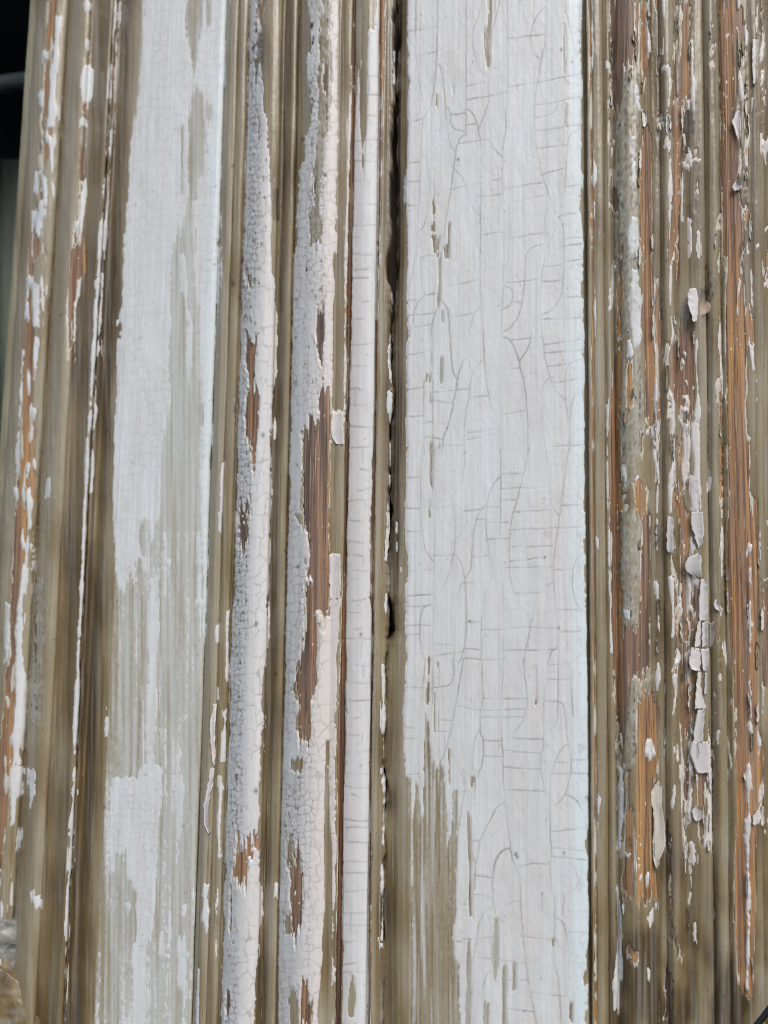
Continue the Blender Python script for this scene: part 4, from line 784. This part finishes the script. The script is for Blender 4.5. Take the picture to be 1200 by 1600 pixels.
bump(nt, bs, tex(nt, 1400, (1, 1, .1), 4), .0005, 1.0)

# ------------------------------------------------------------------ mesh building
def link(name, me, parent=None, material=None, label=None):
    o = bpy.data.objects.new(name, me); col.objects.link(o)
    if parent is not None: o.parent = parent
    if material is not None and me is not None: me.materials.append(material)
    if label: o['label'] = label
    return o
def mesh_of(name, co, quads, wear=None):
    me = bpy.data.meshes.new(name)
    me.vertices.add(len(co)); me.vertices.foreach_set('co', np.ascontiguousarray(co, np.float32).ravel())
    n, k = quads.shape
    me.loops.add(n * k); me.loops.foreach_set('vertex_index', np.ascontiguousarray(quads, np.int32).ravel())
    me.polygons.add(n); me.polygons.foreach_set('loop_start', np.arange(0, n * k, k, dtype=np.int32))
    me.polygons.foreach_set('use_smooth', np.ones(n, bool))
    if wear is not None:
        a = me.attributes.new('wear', 'FLOAT_COLOR', 'POINT')
        c4 = np.ones((len(co), 4), np.float32); c4[:, :3] = wear
        a.data.foreach_set('color', c4.ravel())
    me.update(calc_edges=True)
    return me
def pick(me_name, P, keep, wear=None):
    """mesh of the kept cells of a grid of points P[nu, nz, 3]"""
    nu, nz = P.shape[:2]
    i, j = np.nonzero(keep)
    idx = lambda a, b: a * nz + b
    q = np.stack([idx(i, j), idx(i + 1, j), idx(i + 1, j + 1), idx(i, j + 1)], 1)
    used, inv = np.unique(q.ravel(), return_inverse=True)
    return mesh_of(me_name, P.reshape(-1, 3)[used], inv.reshape(-1, 4), None if wear is None else wear.reshape(-1, 3)[used])
def sample(R, px, py):
    x = np.clip(px + M0, 0, RW - 1.001)
    y = np.abs(py + M0); y = np.where(y > RH - 1.001, 2 * (RH - 1.001) - y, y); y = np.clip(y, 0, RH - 1.001)
    ix, iy = x.astype(np.int32), y.astype(np.int32)
    fx, fy = (x - ix).astype(np.float32), (y - iy).astype(np.float32)
    return (R[iy, ix] * (1 - fx) + R[iy, ix + 1] * fx) * (1 - fy) + (R[iy + 1, ix] * (1 - fx) + R[iy + 1, ix + 1] * fx) * fy

GAP_Y = [-200, 0, 200, 400, 550, 650, 800, 870, 900, 930, 945, 985, 1005, 1060, 1200, 1250, 1300, 1600, 1800]
GAP_D = [4, 5, 3, 5, -1, 0, -1, -3, -8, -8, 0, 1, -8, -9, -9, -4, -9, -11, -12]
_lr = np.random.default_rng(5).standard_normal(4000)
def wander(z, size, seed, hard=1.0):
    k = np.arange(-3, 3, 1.0)
    t = (z / size + 500 + seed * 37.3)
    i = np.floor(t).astype(int); f = np.clip((t - i - .5) * hard + .5, 0, 1); f = f * f * (3 - 2 * f)
    return _lr[i % 4000] * (1 - f) + _lr[(i + 1) % 4000] * f

CELL = .00030
ZLO, ZHI = float(at(600, 1640, 0)[2]), float(at(0, -30, -.004)[2])

def member(name, side, sa, sb, parent, label=None, khaki_name='khaki_undercoat', rough=1.0, cell=.00030, zc=.0004, tw=.17):
    g, d = PROF[side]
    k = (g >= sa) & (g <= sb)
    s = np.concatenate([[sa], g[k], [sb]]); dep = np.interp(s, g, d)
    X0, _, Z0 = at(line_x(s, 0), np.zeros_like(s), dep)
    X1, _, Z1 = at(line_x(s, 1600), np.full_like(s, 1600.), dep)
    kx = (X0 - X1) / (Z0 - Z1); xm = X0 - kx * Z0
    L = np.concatenate([[0], np.cumsum(np.hypot(np.diff(xm), np.diff(dep)))])
    n = max(4, int(L[-1] / cell))
    u = np.linspace(0, L[-1], n)
    s2, xm2, kx2, d2 = (np.interp(u, L, v) for v in (s, xm, kx, dep))
    tx, td = np.gradient(xm2, u), np.gradient(d2, u)
    ln = np.hypot(tx, td); nx, ny = -td / ln, -tx / ln          # outward normal (x, y), towards the viewer
    zlo = min(float(at(line_x(q, 1630), 1630, 0)[2]) for q in (sa, sb)); zhi = max(float(at(line_x(q, -25), -25, -.005)[2]) for q in (sa, sb))
    z = np.concatenate([np.arange(-.215, zlo, .0015), np.arange(zlo, zhi, zc), np.arange(zhi + .0015, .2151, .0015)])
    X = xm2[:, None] + kx2[:, None] * z[None]
    Y = np.broadcast_to(-d2[:, None], X.shape).copy()
    Z = np.broadcast_to(z[None], X.shape)
    pxm, pym = project(X, Y, Z)
    # worn, wandering lips on either side of the gap
    if side == 'right' and sa < 620:
        w = np.clip((634 - s2) / 16, 0, 1)[:, None]; wf = np.clip((619 - s2) / 4, 0, 1)[:, None]
        X = X + w * .0002 * np.interp(pym, GAP_Y, GAP_D) + wf * .0002 * (1.6 * wander(z, .0067, 1)[None] + 1.3 * wander(z, .0039, 2, 1.5)[None] + .35 * wander(z, .0011, 8, 1.5)[None])
    if side == 'left' and sb > 600:
        w = np.clip((s2 - 597) / 7, 0, 1)[:, None]
        X = X + w * .0002 * (2.6 * wander(z, .0113, 3)[None] + 1.5 * wander(z, .0047, 6, 2.0)[None] + .45 * wander(z, .0013, 4, 1.5)[None])
    X = X + .00008 * wander(z, .03, 9)[None]
    px, py = project(X, Y, Z)
    px = px.astype(np.float32); py = py.astype(np.float32)
    S = lambda R: sample(R, px, py)
    W_, K_, P_ = S(WHITE), S(KHAKI), S(PRIMER)
    crk, crust, spk, dk = S(CRACK), S(CRUST), S(SPECK), S(DIRTK)
    grain, streak, lump, med, rnd, fine = S(N_GRAIN), S(N_STREAK), S(N_LUMP), S(N_MED), S(N_ROUND), S(N_FINE)
    mm = 1e-3
    e = lambda f: np.clip(f / 1.3, -1, 1)
    relief = rough * (.020 * lump + .010 * med)
    hw = .050 * grain + .035 * streak + relief
    hp = relief + .02 * grain + .13 * e(P_)
    hk = hp + .17 * e(K_) + .022 * streak + .020 * grain + rough * .012 * fine + .04 * np.exp(-np.clip(K_, 0, 20) / 2.5) * np.clip(.6 + lump, 0, 2) - .07 * dk + crust * (.006 * rnd + .012 * fine)
    curl = np.exp(-np.clip(W_, 0, 20) / 2.5) * np.clip(.5 + lump, 0, 2.2)
    hwh = hk + tw * e(W_) - .018 * streak - .030 * grain + .5 * tw * curl - .035 * np.minimum(crk, 1)  + .014 * S(PLATEH)
    def pos(h):
        P = np.empty(X.shape + (3,), np.float32)
        P[..., 0] = X + nx[:, None] * h * mm; P[..., 1] = Y + ny[:, None] * h * mm; P[..., 2] = Z
        return P
    mx = lambda f: np.maximum(np.maximum(f[:-1, :-1], f[1:, :-1]), np.maximum(f[:-1, 1:], f[1:, 1:]))
    mn = lambda f: np.minimum(np.minimum(f[:-1, :-1], f[1:, :-1]), np.minimum(f[:-1, 1:], f[1:, 1:]))
    top = np.zeros((X.shape[0] - 1, X.shape[1] - 1), bool); top[:, -1] = top[:, 0] = True
    att = lambda a, b, c: np.stack([np.clip(a, 0, 1), np.clip(b, 0, 1), np.clip(c, 0, 1)], -1)
    wood = pick(name, pos(hw), (mn(P_) < 3), att(.7 * spk + .5 * dk * (crust > 0), S(TONE), 0 * spk))
    ow = link(name, wood, parent, M_WOOD, label)
    out = {'wood': ow}
    kp = (mx(P_) > -2.6) & (mn(K_) < 3)
    if kp.any(): out['primer'] = link('primer_coat', pick('primer_coat', pos(hp), kp), ow, M_PRIMER, 'thin cream primer edge showing round the broken undercoat')
    kk = (mx(K_) > -2.6) & (mn(W_) < 3)
    if kk.any(): out['khaki'] = link(khaki_name, pick(khaki_name, pos(hk), kk, att(.8 * spk + .8 * dk + crust * np.clip(.9 * (fine + .5 * streak - 1.6), 0, .9), S(STAIN_SHADE) - .12 * crust, S(WEAR) + crust * np.clip(.22 + .2 * fine, 0, 1))), ow, M_KHAKI)
    kw = mx(W_) > -2.6
    if kw.any():
        aw = att(.50 * crk * (1 + .25 * crust) + .85 * spk + .5 * crust * np.clip(fine - 1.3, 0, 1), .3 * crust * np.clip(.1 + .5 * lump, 0, 1) + .25 * np.exp(-np.clip(W_, 0, 9) / 1.5), S(WARM_SKY))
        Pw = pos(hwh)
        if side == 'right' and sa < 620:
            cx = np.clip((px[:-1, :-1] + .5 * (px[1:, 1:] - px[:-1, :-1]) + M0).astype(int), 0, RW - 1); cy = np.clip((py[:-1, :-1] + .5 * (py[1:, 1:] - py[:-1, :-1]) + M0).astype(int), 0, RH - 1)
            lab = PLATE[cy, cx]
            rest = np.zeros_like(kw)
            for v in np.unique(lab[kw]):
                cells = kw & (lab == v)
                ii, jj = np.nonzero(cells); bb = (slice(ii.min(), ii.max() + 1), slice(jj.min(), jj.max() + 1))
                cc = label_regions(cells[bb]); nn = np.bincount(cc.ravel())
                for c_ in range(1, len(nn)):
                    if nn[c_] == 0: continue
                    one = np.zeros_like(kw); one[bb] = cc == c_
                    if nn[c_] < 60: rest |= one
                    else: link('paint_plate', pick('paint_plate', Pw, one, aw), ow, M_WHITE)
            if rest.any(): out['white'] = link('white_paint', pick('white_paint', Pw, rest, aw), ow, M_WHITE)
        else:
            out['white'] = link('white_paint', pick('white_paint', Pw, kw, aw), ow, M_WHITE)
    for ob in out.values():
        if ob is not ow: ob['kind'] = 'stuff'
    return ow

def empty(name, loc, label, cat):
    o = bpy.data.objects.new(name, None); col.objects.link(o); o.location = loc
    o.empty_display_size = .02
    o['label'] = label; o['category'] = cat
    return o
def box_mesh(name, x0, x1, y0, y1, z0, z1, inward=False):
    v = np.array([(x, y, z) for x in (x0, x1) for y in (y0, y1) for z in (z0, z1)], np.float32)
    q = np.array([(0, 1, 3, 2), (4, 6, 7, 5), (0, 4, 5, 1), (2, 3, 7, 6), (0, 2, 6, 4), (1, 5, 7, 3)])
    me = mesh_of(name, v, q)
    me.polygons.foreach_set('use_smooth', np.zeros(6, bool))
    return me

left_leaf = empty('door_leaf', (0, 0, 0), 'left glazed door leaf with a ribbed cover moulding and peeling white paint', 'door')
right_leaf = empty('door_leaf', (0, 0, 0), 'right glazed door leaf with a wide crazed white stile beside the dark gap', 'door')
lm = member('glazing_moulding', 'left', -6, 184.5, left_leaf, 'narrow stepped moulding with orange and white streaks beside dark glass', rough=1.6, cell=.00044, zc=.0006, tw=.10)
ls = member('stile', 'left', 184.5, 327.5, left_leaf, 'flat upright board with white paint worn to grey khaki', cell=.00038, zc=.00038, tw=.07)
cm = member('cover_moulding', 'left', 327.5, 606.5, left_leaf, 'ribbed upright moulding of two rolls and a fillet with crazed white paint', cell=.00029, zc=.00034, tw=.12)
rs = member('stile', 'right', 613, 918, right_leaf, 'wide flat white board crossed by long hairline cracks', cell=.00026, zc=.00031, tw=.10)
rm = member('glazing_moulding', 'right', 918, 1212, right_leaf, 'deeply flaked ribbed moulding in khaki and orange brown wood', rough=1.3, cell=.00032, zc=.00045)
zl, zh = -.214, .213
xg0 = float(at(10, 800, -.0128)[0]); xg1 = float(at(1200, 800, -.0128)[0])
link('glass_pane', box_mesh('glass_pane', xg0 - .075, xg0 + .012, .0133, .0163, zl, zh), left_leaf, M_GLASS)
link('glass_pane', box_mesh('glass_pane', xg1 - .010, xg1 + .06, .0133, .0163, zl, zh), right_leaf, M_GLASS)
# solid timber behind the faces: the stiles' cores and the rebate that closes the joint
xa = float(at(190, 800, -.0144)[0]); xb = float(at(603, 800, -.0144)[0]); xc = float(at(596, 800, -.0144)[0]); xd = float(at(1170, 800, -.0144)[0])
for nm, p, x0, x1, y0 in (('stile_core', left_leaf, xa, xb - .004, .0170), ('stile_core', right_leaf, xb + .006, xd, .0170), ('rebate', right_leaf, xb - .0035, xb + .0055, .0165)):
    me = box_mesh(nm, x0, x1, y0, .045, zl, zh)
    w = me.attributes.new('wear', 'FLOAT_COLOR', 'POINT'); w.data.foreach_set('color', np.tile([.3, .2, 0, 1], 8).astype(np.float32))
    link(nm, me, p, M_WOOD)
# the unlit room behind the glass
bx = box_mesh('interior', xg0 - .09, xg1 + .07, .0175, .40, zl - .01, zh + .01)
import bmesh
bm = bmesh.new(); bm.from_mesh(bx); bm.faces.ensure_lookup_table()
bmesh.ops.delete(bm, geom=[f for f in bm.faces if f.calc_center_median().y < .02], context='FACES_ONLY'); bm.to_mesh(bx); bm.free()
it = link('interior', bx, None, M_DARK); it['kind'] = 'structure'

# ------------------------------------------------------------------ curling flakes, built over the surface they lift from
def flake(o, rows, lift0, lift1, parent, material, name='paint_flake', thick=.16, cup=.35, axis='x', label=None):
    ox, oy, k = ORG[o]
    r = np.array([(oy + y / k, ox + l / k, ox + q / k) for y, l, q in rows])
    n, mq = max(8, int((r[-1, 0] - r[0, 0]) / 1.6)), 9
    yy = np.linspace(r[0, 0], r[-1, 0], n)
    ll, rr = np.interp(yy, r[:, 0], r[:, 1]), np.interp(yy, r[:, 0], r[:, 2])
    sd = int(r[0, 0] + r[0, 1]) % 50
    ll = ll + .6 * wander(yy, 6.4, sd) + .25 * wander(yy, 2.2, sd + 3); rr = rr + .6 * wander(yy, 7.0, sd + 7) + .25 * wander(yy, 2.3, sd + 11)
    t = np.linspace(0, 1, mq)
    px = ll[:, None] * (1 - t) + rr[:, None] * t; py = yy[:, None] + (wander(np.array([sd * 3.3]), 1.0, 2)[0] * 2.2 * (t - .5) + .7 * wander(t * 8, 1.0, sd))[None] * np.ones_like(px)
    v = (yy - yy[0]) / (yy[-1] - yy[0])
    tt = t[None] if axis == 'x' else v[:, None]
    lift = lift0 + (lift1 - lift0) * tt + cup * (2 * t[None] - 1) ** 2 + .03 * wander(yy, 16, 7)[:, None]
    sg = np.linspace(-100, 1260, 4000)
    base = np.empty_like(px)
    for i in range(n):
        base[i] = surf_depth(np.interp(px[i], line_x(sg, yy[i]), sg))
    base = np.broadcast_to(np.median(base), base.shape) * .6 + base * .4
    pts = []
    for off in (lift, lift - thick):
        X, Y, Z = at(px, py, base + (.45 + off) * 1e-3)
        pts.append(np.stack([X, Y, Z], -1).reshape(-1, 3))
    N_ = n * mq
    q = []
    for i in range(n - 1):
        for j in range(mq - 1):
            a = i * mq + j
            q.append((a, a + mq, a + mq + 1, a + 1)); q.append((a + N_, a + 1 + N_, a + mq + 1 + N_, a + mq + N_))
    for i in range(n - 1):
        a = i * mq; q.append((a, a + N_, a + mq + N_, a + mq)); a += mq - 1; q.append((a, a + mq, a + mq + N_, a + N_))
    for j in range(mq - 1):
        a = j; q.append((a, a + 1, a + 1 + N_, a + N_)); a = (n - 1) * mq + j; q.append((a, a + N_, a + 1 + N_, a + 1))
    co = np.vstack(pts)
    wr = np.zeros((len(co), 3), np.float32); wr[:, 2] = .78 if material is M_WHITE else .1; wr[:, 1] = .12 if material is M_WHITE else .4
    me = mesh_of(name, co, np.array(q), wr)
    return link(name, me, parent, material, label)
FL = [('e3', [(0,748,812),(60,745,822),(120,760,828),(180,785,818),(212,790,802)], .2, .9, rm, 'white'), ('e3', [(238,788,806),(262,728,810),(300,714,810),(342,714,808),(392,796,811)], .5, 1.6, rm, 'white'),
      ('e3', [(392,806,836),(450,800,846),(550,800,846),(636,797,848)], .3, .7, rm, 'white'), ('e3', [(640,792,806),(700,778,806),(792,766,805)], .9, .4, rm, 'white'), ('e3', [(644,813,849),(720,812,847),(790,812,852)], .3, 1.1, rm, 'white'), ('e3', [(646,856,882),(720,858,884),(790,856,876)], .6, 1.5, rm, 'white'),
      ('e3', [(797,752,800),(860,738,803),(920,744,804),(934,770,802)], 1.2, .4, rm, 'white'), ('e3', [(800,808,850),(860,810,852),(930,822,848)], .3, .8, rm, 'white'), ('e3', [(938,788,806),(1000,782,808),(1060,776,812),(1152,770,836)], .9, .3, rm, 'white'), ('e3', [(945,828,850),(1010,830,848),(1070,826,846)], .2, .7, rm, 'white'), ('e3', [(1158,790,826),(1250,770,826),(1350,760,816)], .3, .7, rm, 'white'),
      ('e3', [(1345,752,850),(1420,745,862),(1500,768,862),(1530,790,856)], .4, .8, rm, 'white'), ('e3', [(30,610,646),(130,606,646),(240,608,644)], .3, .9, rm, 'white'), ('e2', [(190,738,778),(232,727,788),(300,735,788),(384,766,784)], 2.0, .9, rm, 'white'),
      ('e1', [(230,1112,1140),(300,1108,1142),(420,1112,1141),(492,1112,1138)], .3, .8, rm, 'cream'), ('e4', [(80,552,572),(130,518,580),(210,515,578),(300,530,590),(400,527,602),(480,522,586),(540,530,562),(592,546,552)], .1, .4, rm, 'cream'),
      ('e4', [(218,775,790),(250,752,812),(290,758,808),(312,778,795)], .2, .6, rm, 'white'), ('e3', [(518,890,905),(545,880,925),(570,890,932),(584,912,928)], .3, .6, rm, 'white'), ('e1', [(640,455,475),(680,460,494),(715,465,492),(742,462,474)], .2, .8, rm, 'white'),
      ('e1', [(650,1018,1036),(710,990,1042),(760,1002,1040),(842,1032,1042)], .2, .6, rm, 'white'), ('e1', [(1070,1000,1020),(1090,992,1046),(1116,1005,1046)], .3, .8, rm, 'white'), ('e4', [(245,1140,1160),(280,1112,1166),(320,1110,1148),(336,1118,1130)], .3, .8, rm, 'white'),
      ('a4', [(0,988,1004),(80,972,998),(160,956,978),(250,954,972),(306,972,990)], .1, .6, cm, 'white'), ('a3', [(900,1002,1016),(980,985,1010),(1080,986,1008),(1190,1000,1010)], .1, .6, cm, 'white'), ('b3', [(0,794,805),(80,784,806),(150,784,801),(232,782,790)], .1, .9, cm, 'white'),
      ('b2', [(365,802,812),(420,798,812),(470,802,808)], .2, .6, cm, 'white'), ('b2', [(735,534,586),(800,532,590),(850,534,590),(884,556,590)], -.15, .05, cm, 'white'), ('b3', [(205,528,574),(330,524,576),(408,524,566)], -.2, .0, cm, 'white')]
# small slivers of paint lifting along the broken edges of the right moulding
_rg = np.random.default_rng(41)
_ey, _ex = np.nonzero((np.abs(KHAKI) < .8) & (SS > 955) & (SS < 1190) & (YY > 5) & (YY < 1500))
_sel = _rg.permutation(len(_ey))[:110]
for i_ in _sel:
    x_, y_ = float(_ex[i_] - M0), float(_ey[i_] - M0)
    h_, w_ = _rg.uniform(8, 46), _rg.uniform(2.0, 5.5); k_ = (.006 + .00004 * (x_ - 960))
    rows = [(y_ + f * h_, x_ + k_ * f * h_ - w_ * g, x_ + k_ * f * h_ + w_ * g * .8) for f, g in ((0, .15), (.2, .5), (.5, _rg.uniform(.3, .6)), (.8, .5), (1, .1))]
    c_ = _rg.random()
    FL.append(('p', rows, _rg.uniform(-.25, .5), _rg.uniform(-.25, .5), rm, 'khaki' if c_ < .35 else 'cream' if c_ < .75 else 'white'))
for o, rows, a, b, par, kind in FL:
    flake(o, rows, a, b, par, {'white': M_WHITE, 'cream': M_PRIMER, 'khaki': M_KHAKI}[kind])
flake('e2', [(262,812,842),(278,800,880),(300,794,886),(322,792,868),(340,792,836),(356,792,806)], .1, -.1, rm, M_SPLINT, 'wood_splinter', .6, -.2, 'x', 'torn wedge of pale wood below dark mould')

# ------------------------------------------------------------------ foot of the left pane: grey putty and the moulding of the bottom rail
def slab(name, px0, px1, prof, parent, material, label=None, stain=.35, slope=.0):
    yy = np.concatenate([np.linspace(a[0], b[0], 24, endpoint=False) for a, b in zip(prof[:-1], prof[1:])])
    dd = np.interp(yy, [p[0] for p in prof], [p[1] for p in prof])
    kk = np.ones(9) / 9; dd = np.convolve(np.pad(dd, 4, mode='edge'), kk, 'valid')
    xs = np.linspace(px0, px1, 60)
    px = np.broadcast_to(xs[:, None], (60, len(yy))); py = yy[None] + .10 * (xs[:, None] - px0) * 0 + 2.0 * wander(xs, 14, 3)[:, None] + slope * np.maximum(xs[:, None], -20)
    dep = np.broadcast_to(dd[None], px.shape) 
    dep = dep - 5.0 * np.clip((xs[:, None] - (px1 - 60)) / 60, 0, 1) ** 2 + .10 * sample(N_LUMP, px, py) + .05 * sample(N_ROUND, px, py) + .06 * sample(N_MED, py * .7 - 700, px * .7 + 300)
    X, Y, Z = at(px, py, dep * 1e-3)
    P = np.stack([X, Y, Z], -1).astype(np.float32)
    wr = np.zeros((60, len(yy), 3), np.float32); wr[..., 1] = np.clip(stain + .16 * sample(N_LUMP, px, py) + .12 * sample(N_BIG, py * .6 - 600, px), 0, 1); wr[..., 2] = np.clip(.05 + .15 * sample(N_MED, py * .7 - 700, px * .7 + 300), 0, 1)
    return link(name, pick(name, P, np.ones((59, len(yy) - 1), bool), wr), parent, material, label)
slab('putty', -130, 38, [(1424, -9), (1430, -6.4), (1465, -5.8), (1495, -6.6), (1520, -8.5)], left_leaf, M_PUTTY, 'smooth grey putty in the corner of the pane', slope=.35)
slab('rail_moulding', -150, 78, [(1500, -9), (1512, -6.6), (1545, -4.8), (1590, -4.0), (1650, -3.6), (1700, -3.2), (1760, -3.0)], left_leaf, M_KHAKI, 'rough khaki moulding of the bottom rail', .60, .75)

# ------------------------------------------------------------------ put in behind the left glass for its dim reflections
def tube(name, pts, rad, material, parent=None, seg=14):
    pts = [Vector(p) for p in pts]; co, q = [], []
    for i, p in enumerate(pts):
        t = (pts[min(i + 1, len(pts) - 1)] - pts[max(i - 1, 0)]).normalized()
        a = t.cross(Vector((0, 1, .3))).normalized(); b = t.cross(a)
        for k in range(seg):
            an = 2 * math.pi * k / seg
            co.append(p + rad * (math.cos(an) * a + math.sin(an) * b))
    for i in range(len(pts) - 1):
        for k in range(seg):
            q.append((i * seg + k, i * seg + (k + 1) % seg, (i + 1) * seg + (k + 1) % seg, (i + 1) * seg + k))
    return link(name, mesh_of(name, np.array(co), np.array(q)), parent, material)
rod = tube('streak_rod', [at(x, 138 - .45 * (x + 80) * .35 + 8, -.05) for x in range(-160, 130, 20)], .0035, M_ROD)
rod['label'] = 'dim grey rod added at upper left for a streak reflected in the glass'; rod['category'] = 'rod'
xs = np.linspace(-260, 120, 60)
Pc = []
for x in xs:
    zt = np.linspace(250, 1750, 40)
    X, Y, Z = at(np.full(40, x), zt, -.060 - .004 * math.sin(x * .09) - .002 * math.sin(x * .23))
    Pc.append(np.stack([X, Y, Z], -1))
cu = link('backdrop', pick('backdrop', np.array(Pc, np.float32), np.ones((59, 39), bool)), None, M_SLATE)
cu['label'] = 'grey green curtain added behind the left glass for its dim reflections'; cu['category'] = 'backdrop'
# black cord across the lower right corner
cd = tube('cord', [at(x, 1600 - (x - 1184) * 1.28 + .0008 * (x - 1190) ** 2, -.001) for x in range(1000, 1560, 10)], .0008, M_CORD)
cd['label'] = 'thin black cord crossing the lower right corner'; cd['category'] = 'cord'
